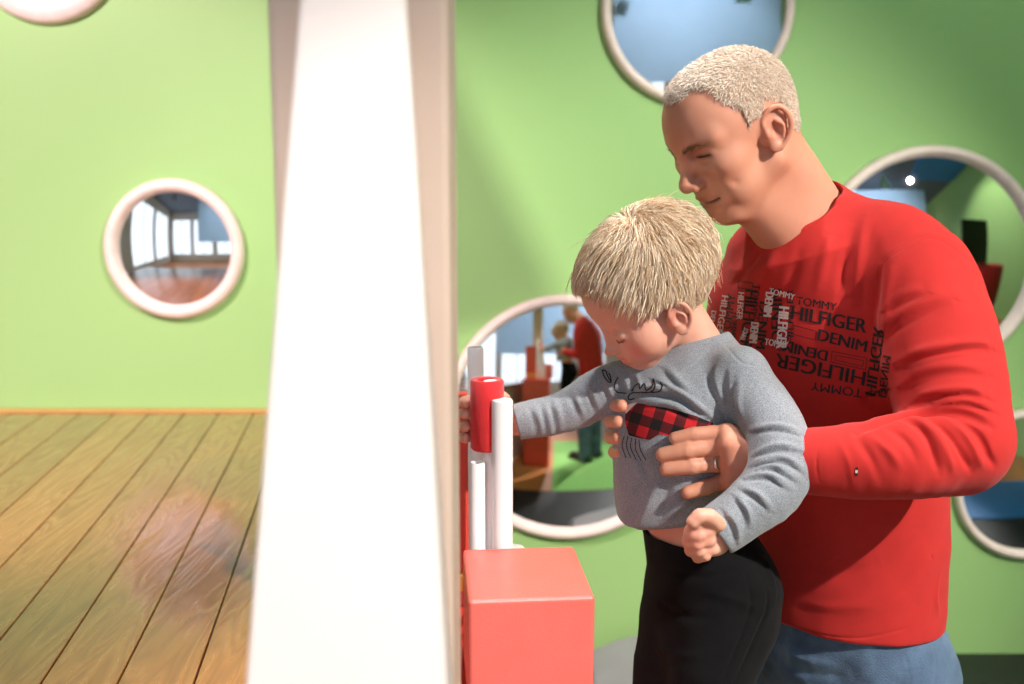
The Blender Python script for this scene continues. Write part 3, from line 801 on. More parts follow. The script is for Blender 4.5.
# child hair: combed from the crown
kn_c = [(-.13, -.055), (-.06, -.055), (-.035, -.038), (-.022, -.010), (.002, -.004), (.014, -.010), (.022, .022), (.045, .056), (.075, .072)]
hb = hair_base('hair', sb, fc, kn_c, .006, M['scalp_child'], child)
hb['label'] = 'soft blond hair combed forward'
def strands_child(n=7500, m=13):
    c = np.array([-.027, 0, .024]); r = np.array([.094, .0725, .074])
    w = np.array([-.046, .012, .098])                      # crown whorl
    d = RNG.normal(size=(n * 3, 3)); d /= np.linalg.norm(d, axis=1)[:, None]
    p = c + d * r
    z = np.interp(p[:, 0], [k[0] for k in kn_c], [k[1] for k in kn_c])
    p = p[(p[:, 2] > z + .004)][:n]
    n = len(p)
    clump = RNG.normal(size=(260, 3)); clump /= np.linalg.norm(clump, axis=1)[:, None]; cp = c + clump * r
    ci = ((p[:, None, :] - cp[None]) ** 2).sum(2).argmin(1)
    cr_ = RNG.normal(size=(260, 3)) * .20
    zr = p[:, 2] - np.interp(p[:, 0], [k[0] for k in kn_c], [k[1] for k in kn_c])
    L = np.clip(.030 + .026 * RNG.random(n) + np.where(p[:, 0] > .0, .016, 0), .02, .08); L = np.minimum(L, zr * .92 + .003 + .008 * RNG.random(n) ** 2)
    back = p[:, 0] < -.05; L[back] *= .75
    out = [p]; prev = None; lift = (.0035 + .0075 * RNG.random(n)); 
    noise = RNG.normal(size=(n, 3)) * .045
    cur = p.copy()
    for j in range(1, m):
        t = j / (m - 1)
        away = cur - w; away /= np.linalg.norm(away, axis=1)[:, None] + 1e-9
        fwdc = np.array([.75, 0, -.35]); 
        g = away * 1.0 + fwdc * np.clip((cur[:, 0:1] + .02) * 14, 0, 1.1) + np.array([0, 0, -.65]) * np.clip(.9 - cur[:, 2:3] * 8, 0, 1)
        sw = np.cross(away, (cur - c) / r ** 2); sw /= np.linalg.norm(sw, axis=1)[:, None] + 1e-9
        g = g + sw * .38 + cr_[ci] + noise
        nn = (cur - c) / r ** 2; nn /= np.linalg.norm(nn, axis=1)[:, None]
        g -= (g * nn).sum(1)[:, None] * nn; g /= np.linalg.norm(g, axis=1)[:, None] + 1e-9
        prev = g if prev is None else prev * .55 + g * .45
        prev /= np.linalg.norm(prev, axis=1)[:, None]
        cur = cur + prev * (L / (m - 1))[:, None]
        q = (cur - c) / (r + .004)
        s = np.linalg.norm(q, axis=1)
        h = .004 + lift * np.sin(min(t * 1.25, 1) * PI * .62) * 1.0 + .0025 * cr_[ci, 0]
        tgt = 1 + h / .078
        low = np.clip((-cur[:, 2] + .0) * 30, 0, 1)
        cur = c + (cur - c) * (tgt / s * (1 - low) + np.maximum(tgt / s, 1.0) * low)[:, None]
        out.append(cur)
    S = np.stack(out, 1)
    # a few flyaway hairs
    k = RNG.choice(n, 260, replace=False); F_ = S[k].copy(); tt = np.linspace(0, 1, m)[None, :, None]
    o_ = (F_[:, :1] - c); o_ /= np.linalg.norm(o_, axis=2, keepdims=True)
    F_ += o_ * tt ** 1.3 * (.004 + .010 * RNG.random((260, 1, 1))) + RNG.normal(size=(260, 1, 3)) * .004 * tt
    S = np.concatenate([S, F_])
    return S
S = strands_child()
S = fc.o + (S.reshape(-1, 3) @ fc.R).reshape(S.shape)
V, Q = tubes(S, .00058)
hs = obj('hair_strands', np_mesh('hair_strands', V, Q), M['hair_child'], hb)

# ---------------------------------------------------------------- man
MY = 1.55
YW = D(45)
fm_ = Frame(at(730, 131, 1.47), D(24), D(29), D(0))
def man_head(fr):
    P = fr.pt; R = fr.R; o = []
    A = lambda c, r, k=.015, m='u': o.append(ell(P(c), r, R, k, m))
    A((-.014, 0, .024), (.095, .075, .082))
    A((.032, 0, .030), (.056, .060, .062), .03)
    A((.030, 0, -.020), (.052, .058, .075), .02)
    for s in (1, -1):
        o.append(cone(P(-.012, .050 * s, -.052), P(.050, .016 * s, -.096), .021, .018, .022))
        A((.050, .043 * s, -.022), (.026, .021, .020), .02)
        A((.042, .034 * s, -.058), (.028, .022, .028), .02)
        o.append(cone(P(.0800, .010 * s, .0185), P(.061, .050 * s, .0210), .0090, .008, .016))
    A((.060, 0, -.100), (.019, .022, .0175), .018)
    A((.058, 0, -.066), (.026, .031, .030), .018)
    for s in (1, -1):
        A((.0900, .031 * s, .0040), (.0185, .0175, .0105), .012, 's')
        A((.0675, .032 * s, .0030), (.0135, .0160, .0115), .006)
        o.append(Prim(chain([P(.086, .019 * s, .0000), P(.0825, .031 * s, .0005), P(.075, .0445 * s, -.0005)], [.0018, .0024, .0014]).fn, .002, 's'))
    o.append(cone(P(.081, 0, .008), P(.1000, 0, -.030), .0072, .0085, .014))
    A((.1005, 0, -.0355), (.0105, .0105, .0100), .010)
    for s in (1, -1): A((.0915, .0135 * s, -.0390), (.0115, .0070, .0080), .007)
    for s in (1, -1): A((.0950, .0070 * s, -.0470), (.0050, .0032, .0030), .002, 's')
    A((.0810, 0, -.0645), (.0065, .0230, .0040), .006)
    A((.0775, 0, -.0760), (.0066, .0190, .0046), .006)
    for s in (1, -1):
        o.append(Prim(chain([P(.0890, .001 * s, -.0703), P(.0830, .015 * s, -.0700), P(.0715, .0290 * s, -.0655), P(.063, .036 * s, -.062)], [.0018, .0020, .0016, .001]).fn, .0035, 's'))
    for s in (1, -1): o += ear(fr, (-.014, .074 * s, -.010), s, .062)
    return o
Sh = at(925, 276, 1.42); El = at(959, 444, 1.295)
arm_near = [at(880, 254, 1.47), at(918, 280, 1.415), at(941, 362, 1.345), at(956, 436, 1.295)]
fore_near = [at(958, 446, 1.29), at(900, 456, 1.262), at(840, 461, 1.268), at(794, 461, 1.285)]
arm_far = [at(748, 298, 1.65), at(742, 360, 1.67), at(742, 432, 1.67)]
fore_far = [at(742, 436, 1.67), at(705, 440, 1.60), at(668, 436, 1.545)]
ZH = .945
def tz(px, z, Y=MY):
    x = (px - 512) / FPX * (Y * math.cos(PITCH) - (z - CAMZ) * math.sin(PITCH)); return np.array([x, Y, z])
tor = [(at(806, 206, 1.55), .066, .064, YW), (at(808, 218, 1.55), .090, .082, YW), (at(815, 238, 1.55), .135, .098, YW), (at(826, 268, 1.55), .172, .115, YW), (at(831, 310, 1.55), .190, .128, YW),
       (at(834, 380, 1.55), .183, .130, YW), (at(840, 470, 1.55), .168, .126, YW), (tz(842, 1.04), .166, .130, YW), (tz(838, ZH), .168, .132, YW)]
def man_shirt_prims():
    o = [loft(tor, k=.03, cap=.006)]
    o += chain(arm_near, [.062, .078, .079, .071], k=.03, mode='each', cr=4)
    o += chain(fore_near, [.066, .056, .047, .043], k=.015, mode='each', cr=4)
    o += chain(arm_far, [.066, .068, .058], k=.03, mode='each', cr=3)
    o += chain(fore_far, [.056, .046, .036], k=.02, mode='each', cr=3)
    o.append(cone(at(806, 224, 1.55), at(812, 244, 1.55), .078, .11, .03))
    o.append(cone(at(822, 226, 1.53), at(890, 242, 1.46), .050, .055, .03))
    # neck opening, sleeve ends, open hem
    o.append(cone(at(806, 226, 1.545), fm_.pt(-.04, 0, -.03), .066, .085, .008, 's'))
    o.append(loft([(tz(838, ZH - .05), .160, .124, YW), (tz(838, ZH + .035), .159, .121, YW)], k=.004, mode='s', cap=.02))
    return o
RING = []
def man_body_prims():
    fr = fm_; o = man_head(fr)
    o += chain([fr.pt(-.040, 0, -.020), fr.pt(-.045, 0, -.070), at(806, 226, 1.55)], [.052, .056, .068], k=.03, mode='each', cr=3)
    o.append(cone(fr.pt(.020, 0, -.080), at(785, 228, 1.512), .032, .048, .03))
    s2 = [(c, max(a - .022, .04), b - .018, w) for c, a, b, w in tor[1:-1]]
    s2[0] = (at(806, 216, 1.55), .070, .062, YW)
    s2 += [(tz(838, .98), .142, .108, YW), (tz(838, .90), .146, .110, YW), (tz(838, .84), .135, .10, YW)]
    o.append(loft(s2, k=.02))
    o += chain(arm_near, [.048, .056, .058, .05], k=.03, mode='each', cr=3)
    o += chain(fore_near + [at(772, 461, 1.292)], [.044, .041, .034, .029, .027], k=.02, mode='each', cr=3)
    o += chain(arm_far, [.05, .052, .044], k=.03, mode='each', cr=2)
    o += chain(fore_far + [at(655, 434, 1.525)], [.042, .035, .028, .027], k=.02, mode='each', cr=2)
    # legs
    for s in (1, -1):
        lx, ly = math.sin(YW) * .095 * s, -math.cos(YW) * .095 * s
        h = np.array([tz(838, .86)[0] + lx, MY + ly, .86]); kx = h * [1, 1, 0] + [lx * .15 + -.015, ly * .15 - .015, .49]; an = kx * [1, 1, 0] + [.02, .02, .08]
        o += chain([h, kx, an], [.082, .055, .038], k=.03, mode='each', cr=3)
        o += chain([an + [.02, .02, -.03], an + [-.06, -.06, -.045], an + [-.12, -.12, -.055]], [.034, .032, .022], k=.02, mode='each')
    # near hand spread over the toddler's tummy
    def sn(u, v, r, lift=.85):
        d = Vector(at(u, v, 1.0)) - CAM0; d.normalize(); h = bv_torso.ray_cast(CAM0, d)[0]
        if h is None: return at(u, v, 1.36)
        return np.array(h - d * r * lift)
    HY = 1.312
    kn = [at(727, 434, HY + .012), at(731, 446, HY - .004), at(734, 462, HY - .008), at(732, 478, HY - .002)]
    w = at(778, 462, 1.295)
    o.append(chain([kn[0], kn[1], kn[2], kn[3]], [.0125, .014, .014, .0125], k=.006, mode='each')[0])
    for q in kn: o += [cone(q, w, .0125, .024, .012)]
    F = [([kn[0], (713, 433), (694, 434), (675, 438)], .0100), ([kn[1], (713, 447), (688, 450), (663, 454.5)], .0122),
         ([kn[2], (716, 463), (692, 466), (667, 469)], .0120), ([kn[3], (721, 482), (706, 487), (688, 492.5)], .0112)]
    for pts, r in F:
        pp = [p if len(p) == 3 else sn(p[0], p[1], r) for p in pts]
        if pts[0] is kn[2]: RING.append((pp[0], pp[1]))
        o += finger(pp, r * 1.08, k=.0035, r1=r * .86)
    o += finger([at(772, 452, 1.315), at(752, 438, 1.345), at(735, 425, 1.36), at(722, 415, 1.36)], .012, k=.008, r1=.0098)
    # far hand: finger ends come round the toddler's other side
    pc = at(652, 430, 1.515)
    o.append(rbox(pc, (.018, .030, .034), .014, k=.012))
    for i, (u, v, a, b) in enumerate(((610, 405, 1.445, -4), (606, 421, 1.447, 0), (606, 437, 1.445, 2), (610, 452, 1.445, 4))):
        o += finger([at(645, v + b, 1.51), at(628, v, 1.485), at(u + 5, v, 1.455), at(u + 12, v + 1, 1.405)], .0108, k=.004, r1=.0095)
    return o
def man_jeans_prims():
    o = [loft([(tz(838, 1.03), .154, .118, YW), (tz(838, .98), .156, .120, YW), (tz(838, .92), .160, .124, YW), (tz(838, .84), .162, .122, YW), (tz(838, .79), .140, .100, YW)], k=.03, cap=.008)]
    for s in (1, -1):
        lx, ly = math.sin(YW) * .095 * s, -math.cos(YW) * .095 * s
        h = np.array([tz(838, .86)[0] + lx, MY + ly, .86]); kx = h * [1, 1, 0] + [lx * .15 + -.015, ly * .15 - .015, .49]; an = kx * [1, 1, 0] + [.02, .02, .05]
        o += chain([h, kx, an], [.098, .076, .066], k=.03, mode='each', cr=3)
    return o
def shoe_prims(s):
    lx, ly = math.sin(YW) * .095 * s, -math.cos(YW) * .095 * s
    h = np.array([tz(838, .86)[0] + lx, MY + ly, .86]); kx = h * [1, 1, 0] + [lx * .15 + -.015, ly * .15 - .015, .49]; an = kx * [1, 1, 0] + [.02, .02, .05]
    R = np.stack([unit([-1, -1, 0]), unit([1, -1, 0]), np.array([0, 0, 1.])])
    o = chain([an + [.02, .02, 0], an + [-.05, -.05, 0], an + [-.12, -.12, -.008]], [.047, .045, .038], k=.02, mode='each')
    o.append(rbox(an + [-.045, -.045, -.036], (.145, .05, .014), .008, R, .01))
    return o
V, Q = surface([child_torso], (-.05, 1.2, .95), (.5, 1.6, 1.45), .006)
bv_torso = BVHTree.FromPolygons(V.tolist(), Q.tolist())

man = thing('person', 'man with short pale hair in red printed long-sleeved shirt, smiling down', 'man', (0, 0, 0))
V, Q = surface(man_shirt_prims(), (.1, 1.12, .9), (.85, 1.85, 1.72), RES)
sm = Sculpt(V, Q)
exec_man_folds(sm)
sm.renorm(); sm.V += sm.N * (vnoise(sm.V, 30, 13) * .0012 + vnoise(sm.V, 12, 14) * .0022)[:, None]
man_shirt = obj('shirt', sm.mesh('shirt'), M['shirt_red'], man)
bv_man = sm.bvh()
V, Q = surface(man_jeans_prims(), (.1, 1.2, -.01), (.95, 1.95, 1.06), RES * 1.5)
sj = Sculpt(V, Q); exec_man_jeans(sj)
sj.renorm(); sj.V += sj.N * (vnoise(sj.V, 24, 23) * .003 + vnoise(sj.V, 60, 24) * .0012)[:, None]
man_jeans = obj('jeans', sj.mesh('jeans'), M['denim'], man)
for s in (1, -1):
    V, Q = surface(shoe_prims(s), (.1, 1.0, -.02), (.95, 1.95, .2), .004)
    obj('shoe', np_mesh('shoe', V, Q), M['black'], man)
V, Q = surface(man_body_prims(), (.1, 1.05, -.02), (.95, 1.95, 1.87), RES)
smb = Sculpt(V, Q)
exec_man_face(smb, fm_)
man_body = obj('body', smb.mesh('body'), M['skin_man'], man)
man_body['label'] = 'bowed head, neck and spread hand with suntanned skin'

kn_m = [(-.12, -.040), (-.07, -.040), (-.045, -.020), (-.040, .020), (-.02, .034), (-.006, .020), (.0, .000), (.018, .006), (.022, .036), (.036, .054), (.050, .076), (.080, .082)]
hbm = hair_base('hair', smb, fm_, kn_m, .0025, M['scalp_man'], man, .012, temple=.016)
hbm['label'] = 'short pale blond hair with receding temples'
def strands_short(base_obj, frame, n, length, rad, m=5):
    me = base_obj.data; V = np.empty(len(me.vertices) * 3, F32); me.vertices.foreach_get('co', V); V = V.reshape(-1, 3).astype(float)
    Nn = np.empty(len(me.vertices) * 3, F32); me.vertices.foreach_get('normal', Nn); Nn = Nn.reshape(-1, 3).astype(float)
    ix = RNG.integers(0, len(V), n); p = V[ix] + RNG.normal(size=(n, 3)) * .0008; nn = Nn[ix]
    L = frame.loc(p)
    d = np.stack([np.where(L[:, 2] > .09, .55, .15) + 0 * L[:, 0], 0 * L[:, 0], -.9 + np.clip(L[:, 2] * 9, 0, .9)], 1)
    d[:, 0] += np.where((L[:, 2] > .05) & (L[:, 0] > 0), .5, 0)
    g = d @ frame.R + RNG.normal(size=(n, 3)) * .30
    g = g - (g * nn).sum(1)[:, None] * nn; g /= np.linalg.norm(g, axis=1)[:, None] + 1e-9
    ll = length * (.6 + .7 * RNG.random(n)); ll *= np.clip(.35 + L[:, 2] * 7, .35, 1)
    out = []
    for j in range(m):
        t = j / (m - 1); out.append(p + (nn * (.62 * t - .25 * t * t) + g * (.7 * t)) * ll[:, None])
    return np.stack(out, 1)
V, Q = tubes(strands_short(hbm, fm_, 15000, .011, .0004), .00050)
obj('hair_strands', np_mesh('hair_strands', V, Q), M['hair_man'], hbm)

def brow_strands(frame, pts, n, mat, parent, length=.008, spread=.0028, rad=.00035, name='eyebrow'):
    for s in (1, -1):
        out = []
        P3 = np.array([(p[0] - (.002 if s < 0 else 0), p[1] * s, p[2]) for p in (pts if s > 0 else pts[:2])])
        for i in range(n if s > 0 else n // 3):
            t = RNG.random() * (len(P3) - 1.001); j = int(t); f = t - j
            c = P3[j] * (1 - f) + P3[j + 1] * f + RNG.normal(size=3) * [.0003, .001, spread * .35]
            d = unit(P3[j + 1] - P3[j]) + RNG.normal(size=3) * .2 + np.array([.1, 0, .1]); d = unit(d)
            out.append([frame.pt(c + d * length * (q / 3) * (.7 + .5 * f)) for q in range(4)])
        V, Q = tubes(np.array(out), rad)
        obj(name, np_mesh(name, V, Q), mat, parent)
def snap_local(sc, frame, pts):
    """slide points of the head's own frame onto its skin"""
    L = frame.loc(sc.V); N = sc.N @ frame.R.T; out = []
    ok = N[:, 0] > .05
    for p in pts:
        d = np.hypot(L[:, 1] - p[0], L[:, 2] - p[1]) + np.where(ok & (L[:, 0] > .03), 0, 9)
        m = d < .0035; m = m if m.any() else d <= d.min()
        out.append((L[m, 0].max(), p[0], p[1]))
    return out
brow_strands(fm_, [(a + .001, b, c) for a, b, c in snap_local(smb, fm_, [(.013, .0125), (.024, .0165), (.036, .0185), (.049, .0150)])], 170, M['brow'], man_body, .0075, .0045, .0003)
brow_strands(fm_, [(a + .0004, b, c) for a, b, c in snap_local(smb, fm_, [(.020, .0005), (.028, .0000), (.036, -.0002), (.044, .0005)])], 90, M['lash'], man_body, .0045, .0012, .0003, 'eyelashes')
brow_strands(fc, [(a + .0003, b, c) for a, b, c in snap_local(sb, fc, [(.018, -.0225), (.026, -.0250), (.036, -.0238)])], 80, M['lash_fair'], child_body, .0042, .0009, .00022, 'eyelashes')
# wedding ring on the spread hand
ax_ = unit(RING[0][1] - RING[0][0]); rp = RING[0][0] + (RING[0][1] - RING[0][0]) * .72
# ================================================================ prints on the clothes, ring
def text_bm(bm, word, o, xv, yv, weight=0.0, outline=None):
    """lettering laid into a parallelogram of the cloth: o = lower left corner, xv along the word, yv up the letters"""
    cu = bpy.data.curves.new('t', 'FONT'); cu.body = word; cu.size = 1; cu.offset = weight; cu.resolution_u = 3
    ob = bpy.data.objects.new('t', cu); C.objects.link(ob)
    bpy.context.view_layer.update()
    me = bpy.data.meshes.new_from_object(ob.evaluated_get(bpy.context.evaluated_depsgraph_get()))
    bpy.data.objects.remove(ob); bpy.data.curves.remove(cu)
    P = np.array([v.co[:2] for v in me.vertices]); lo, hi = P.min(0), P.max(0)
    for v in me.vertices:
        a = (v.co.x - lo[0]) / (hi[0] - lo[0]); b = (v.co.y - lo[1]) / (hi[1] - lo[1])
        v.co = (o[0] + xv[0] * a + yv[0] * b, o[1] + xv[1] * a + yv[1] * b, 0)
    bm.from_mesh(me); bpy.data.meshes.remove(me)
def q5(x, y): return (690 + x / 3.8, 250 + y / 3.8)
def frame_rect(bm, pts_, w=.9):
    pts_ = pts_ + [pts_[0]]
    for poly in ribbon(pts_, w): bm.faces.new([bm.verts.new((x, y, 0)) for x, y in poly])
WORDS = []
def T(bm, word, a, b, h, wt=.02):
    """word from a to b (lower left, lower right, in crop units), letter height vector h"""
    a = q5(*a); b = q5(*b); xv, yv = (b[0] - a[0], b[1] - a[1]), (h[0] / 3.8, h[1] / 3.8)
    bm = bmesh.new(); L = math.hypot(*xv); w_ = .6 if wt > .025 else .2
    for k in (-1, 0, 1): text_bm(bm, word, (a[0] + xv[0] / L * w_ * k, a[1] + xv[1] / L * w_ * k), xv, yv, 0)
    WORDS.append(bm)
def print_words(name, mat, off):
    for b in WORDS: decal_bm(name, b, bv_man, mat, man_shirt, off, 3.5)
    WORDS.clear()
bm = bmesh.new()
T(bm, 'TOMMY', (403, 206), (556, 232), (4, -30)); T(bm, 'HILFIGER', (384, 262), (668, 316), (6, -52), .03); T(bm, 'DENIM', (484, 342), (668, 388), (8, -42), .03)
T(bm, 'DENIM', (524, 384), (358, 346), (-6, 38), .03); T(bm, 'HILFIGER', (668, 462), (330, 390), (-8, 54), .03); T(bm, 'TOMMY', (656, 528), (462, 500), (-4, 34), .02)
# right column along the armhole, reading down and up
T(bm, 'HILFIGER', (664, 545), (700, 290), (42, 10), .03); T(bm, 'DENIM', (716, 555), (735, 400), (30, 6), .02)
T(bm, 'TOMMY', (664, 560), (760, 545), (4, -22), .02)
# left block, turned a quarter
T(bm, 'HILFIGER', (212, 150), (190, 372), (46, 6), .03); T(bm, 'DENIM', (266, 196), (250, 372), (36, 4), .03); T(bm, 'TOMMY', (150, 330), (176, 170), (-30, -4), .02)
T(bm, 'DENIM', (352, 350), (350, 150), (-42, 0), .03); T(bm, 'TOMMY', (160, 230), (150, 340), (24, 4), .02); T(bm, 'HILFIGER', (396, 355), (392, 150), (-24, -2), .02)
T(bm, 'TOMMY', (240, 130), (228, 250), (28, 3), .02); T(bm, 'DENIM', (345, 385), (385, 325), (-20, -14), .02)
print_words('black_lettering', M['print_black'], .0007)
bm = bmesh.new()
T(bm, 'HILFIGER', (124, 172), (100, 320), (24, 4), .02); T(bm, 'DENIM', (84, 230), (70, 310), (18, 3), .02)
T(bm, 'HILFIGER', (205, 345), (205, 165), (-34, 0), .02) if False else None
T(bm, 'TOMMY', (226, 300), (208, 345), (-18, -6), .02); T(bm, 'DENIM', (290, 160), (280, 250), (30, 3), .03); T(bm, 'HILFIGER', (340, 215), (328, 372), (38, 4), .03)
T(bm, 'TOMMY', (300, 165), (396, 190), (5, -22), .02); T(bm, 'DENIM', (234, 275), (226, 350), (30, 3), .03); T(bm, 'HILFIGER', (186, 160), (178, 262), (22, 3), .02); T(bm, 'TOMMY', (284, 360), (372, 372), (4, -24), .02)
print_words('white_lettering', M['print_white'], .0010)
bm = bmesh.new()
for r in ([(388, 285), (480, 308), (476, 342), (384, 318)], [(540, 385), (672, 410), (668, 455), (536, 424)], [(556, 400), (660, 420), (656, 442), (552, 418)], [(250, 212), (282, 215), (278, 262), (246, 258)], [(186, 118), (240, 124), (238, 150), (184, 144)]):
    bm = bmesh.new(); frame_rect(bm, [q5(*p) for p in r], .8); decal_bm('outline_box', bm, bv_man, M['print_outline'], man_shirt, .0008, 3.5)
# small flag tab on the sleeve
bm = bmesh.new(); bm.faces.new([bm.verts.new((x, y, 0)) for x, y in [(855.5, 467), (858, 467.3), (857.5, 476), (855, 475.5)]])
o = decal_bm('sleeve_tab', bm, bv_man, M['print_black'], man_shirt, .0009, 2)
bm = bmesh.new(); bm.faces.new([bm.verts.new((x, y, 0)) for x, y in [(855.3, 469.6), (857.8, 470), (857.5, 473), (855.1, 472.6)]])
decal_bm('tab_stripe', bm, bv_man, M['print_white'], o, .0012, 2)
# moose on the toddler's shirt
def q6(x, y): return (600 + x / 5.67, 340 + y / 5.67)
bm = bmesh.new()
plaid_poly = [(145, 420), (215, 358), (300, 372), (420, 392), (540, 430), (640, 470), (640, 520), (560, 530), (430, 545), (335, 535), (285, 566), (220, 556), (165, 540), (142, 470)]
bm.faces.new([bm.verts.new((*q6(*p), 0)) for p in plaid_poly]); decal_bm('moose_patch', bm, bv_child, M['plaid'], child_shirt, .0006, 2.5)
bm = bmesh.new(); bm.faces.new([bm.verts.new((*q6(*p), 0)) for p in [(132, 358), (165, 366), (214, 352), (180, 385), (150, 418)]])
decal_bm('antler_patch', bm, bv_child, M['print_white'], child_shirt, .0007, 2.5)
lines = [[(14, 172), (24, 205), (45, 235), (64, 238), (58, 205), (50, 190)], [(14, 172), (34, 178), (44, 205), (60, 232)], [(104, 212), (88, 240), (84, 275), (104, 298), (152, 302)],
         [(182, 290), (200, 262), (222, 250), (228, 276), (252, 250), (262, 282), (284, 275), (300, 255), (302, 222), (312, 252), (306, 280), (282, 296)],
         [(345, 240), (352, 268), (330, 292), (250, 296), (190, 300), (164, 318), (168, 338), (196, 334)],
         [(140, 545), (128, 600), (150, 668)], [(160, 545), (152, 600), (176, 668)], [(182, 556), (176, 610), (206, 678)], [(204, 560), (204, 620), (236, 684)], [(222, 566), (232, 624), (262, 680)]]
for k, l in enumerate(lines):
    bm = bmesh.new()
    for poly in ribbon(smooth2([q6(*p) for p in l], 5), 1.25 if k < 5 else .8): bm.faces.new([bm.verts.new((x, y, 0)) for x, y in poly])
    decal_bm('antler_outline' if k < 5 else 'muzzle_stripe', bm, bv_child, M['print_black'], child_shirt, .0008, 2.5)
# wedding ring
rb = bmesh.new(); n1, n2 = 40, 8; RR, rr = .0134, .0013; vs = []
ex = unit(np.cross(ax_, [0, 0, 1])); ey = np.cross(ax_, ex)
for i in range(n1):
    a = 2 * PI * i / n1; row = []
    for j in range(n2):
        b = 2 * PI * j / n2; rad_ = RR + rr * .6 * math.cos(b)
        row.append(rb.verts.new(rp + (ex * math.cos(a) + ey * math.sin(a)) * rad_ + ax_ * (rr * 2.2 * math.sin(b))))
    vs.append(row)
for i in range(n1):
    for j in range(n2): rb.faces.new((vs[i][j], vs[(i + 1) % n1][j], vs[(i + 1) % n1][(j + 1) % n2], vs[i][(j + 1) % n2]))
bmesh.ops.recalc_face_normals(rb, faces=rb.faces[:])
o = obj('ring', rb, M['chrome'], man_body, True); o['label'] = 'silver wedding ring'
# ================================================================ the room
def area(name, loc, target, size, power, col=(1, 1, 1), shape='DISK', sy=None, spread=None):
    L = bpy.data.lights.new(name, 'AREA'); L.shape = shape; L.size = size; L.energy = power; L.color = col
    if sy: L.size_y = sy
    if spread: L.spread = spread
    o = bpy.data.objects.new(name, L); o.location = loc
    o.rotation_euler = (Vector(target) - Vector(loc)).to_track_quat('-Z', 'Y').to_euler(); C.objects.link(o); return o
def spot(name, loc, target, power, ang, size=.05, blend=.5, col=(1, 1, 1)):
    L = bpy.data.lights.new(name, 'SPOT'); L.energy = power; L.spot_size = D(ang); L.spot_blend = blend; L.shadow_soft_size = size; L.color = col
    o = bpy.data.objects.new(name, L); o.location = loc
    o.rotation_euler = (Vector(target) - Vector(loc)).to_track_quat('-Z', 'Y').to_euler(); C.objects.link(o); return o
WY = 3.3
X0, X1, Y0, H = -4.2, 4.2, -5.5, 3.9
struct('wall_back', box_bm(X0, X1, WY, WY + .15, 0, H), M['green'])
M['floor'] = plain('warm_wood_floor', srgb(188, 120, 70), .4, .12, 6, .1, 100)
struct('floor', box_bm(X0, X1, Y0, WY, -.1, 0), M['floor'])
M['ceil'] = plain('dark_blue_grey_ceiling', srgb(96, 108, 122), .8, .05, 2)
struct('ceiling', box_bm(X0, X1, Y0, WY + .15, H, H + .1), M['ceil'])
M['sidewall'] = wall_mat('off_white_wall', srgb(214, 208, 200), srgb(222, 216, 208))
struct('wall_right', box_bm(X1, X1 + .15, Y0, WY + .15, 0, H), M['green'])
struct('wall_left', box_bm(X0 - .15, X0, Y0, WY + .15, 0, H), M['sidewall'])
# wall behind the photographer with tall windows
bm = box_bm(X0, X1, Y0 - .15, Y0, 0, .5); box_bm(X0, X1, Y0 - .15, Y0, 3.3, H, bm=bm)
wins = [(-4.0, -2.5), (-2.3, -.8), (-.5, .8), (1.1, 2.3)]
xs = [X0] + [v for w_ in wins for v in w_] + [X1]
for i in range(0, len(xs), 2): box_bm(xs[i], xs[i + 1], Y0 - .15, Y0, .5, 3.3, bm=bm)
struct('wall_front', bm, M['sidewall'])
t = NT('daylight_glass'); t.b.inputs['Emission Color'].default_value = (.80, .90, 1, 1); t.b.inputs['Emission Strength'].default_value = 1.45; t.col((.1, .1, .1, 1))
for i, (a, b) in enumerate([(-4.7, -2.7), (-2.3, -.3)]):  # side windows added to brighten the small mirror and fill from the left
    w = struct('window_%d' % (i + 5), box_bm(X0 - .02, X0 + .012, a, b, .5, 3.3), t.m)
    fb = box_bm(X0 + .002, X0 + .04, a - .06, b + .06, .44, .5); box_bm(X0 + .002, X0 + .04, a - .06, b + .06, 3.3, 3.36, bm=fb)
    for c_ in (a - .03, (a + b) / 2, b + .03): box_bm(X0 + .013, X0 + .04, c_ - .03, c_ + .03, .5, 3.3, bm=fb)
    obj('window_frame', fb, M['white'], w)
for i, (a, b) in enumerate(wins):
    bm = box_bm(a, b, Y0 - .10, Y0 - .06, .5, 3.3)
    w = struct('window_%d' % (i + 1), bm, t.m)
    fb = box_bm(a, b, Y0 - .06, Y0 - .01, .5, .56); box_bm(a, b, Y0 - .06, Y0 - .01, 3.24, 3.3, bm=fb)
    box_bm(a, a + .05, Y0 - .06, Y0 - .01, .56, 3.24, bm=fb); box_bm(b - .05, b, Y0 - .06, Y0 - .01, .56, 3.24, bm=fb); box_bm((a + b) / 2 - .025, (a + b) / 2 + .025, Y0 - .06, Y0 - .01, .56, 3.24, bm=fb)
    obj('window_frame', fb, M['white'], w)
# ---------------------------------------------------------------- camera
cam = bpy.data.cameras.new('camera'); co_ = bpy.data.objects.new('camera', cam); C.objects.link(co_)
co_.location = (0, 0, CAMZ); co_.rotation_euler = (PI / 2 - PITCH, 0, 0)
cam.sensor_width = 36; cam.lens = FPX / 1024 * 36; cam.clip_start = .05
cam.dof.use_dof = True; cam.dof.focus_distance = 1.36; cam.dof.aperture_fstop = 3.2
bpy.context.scene.camera = co_
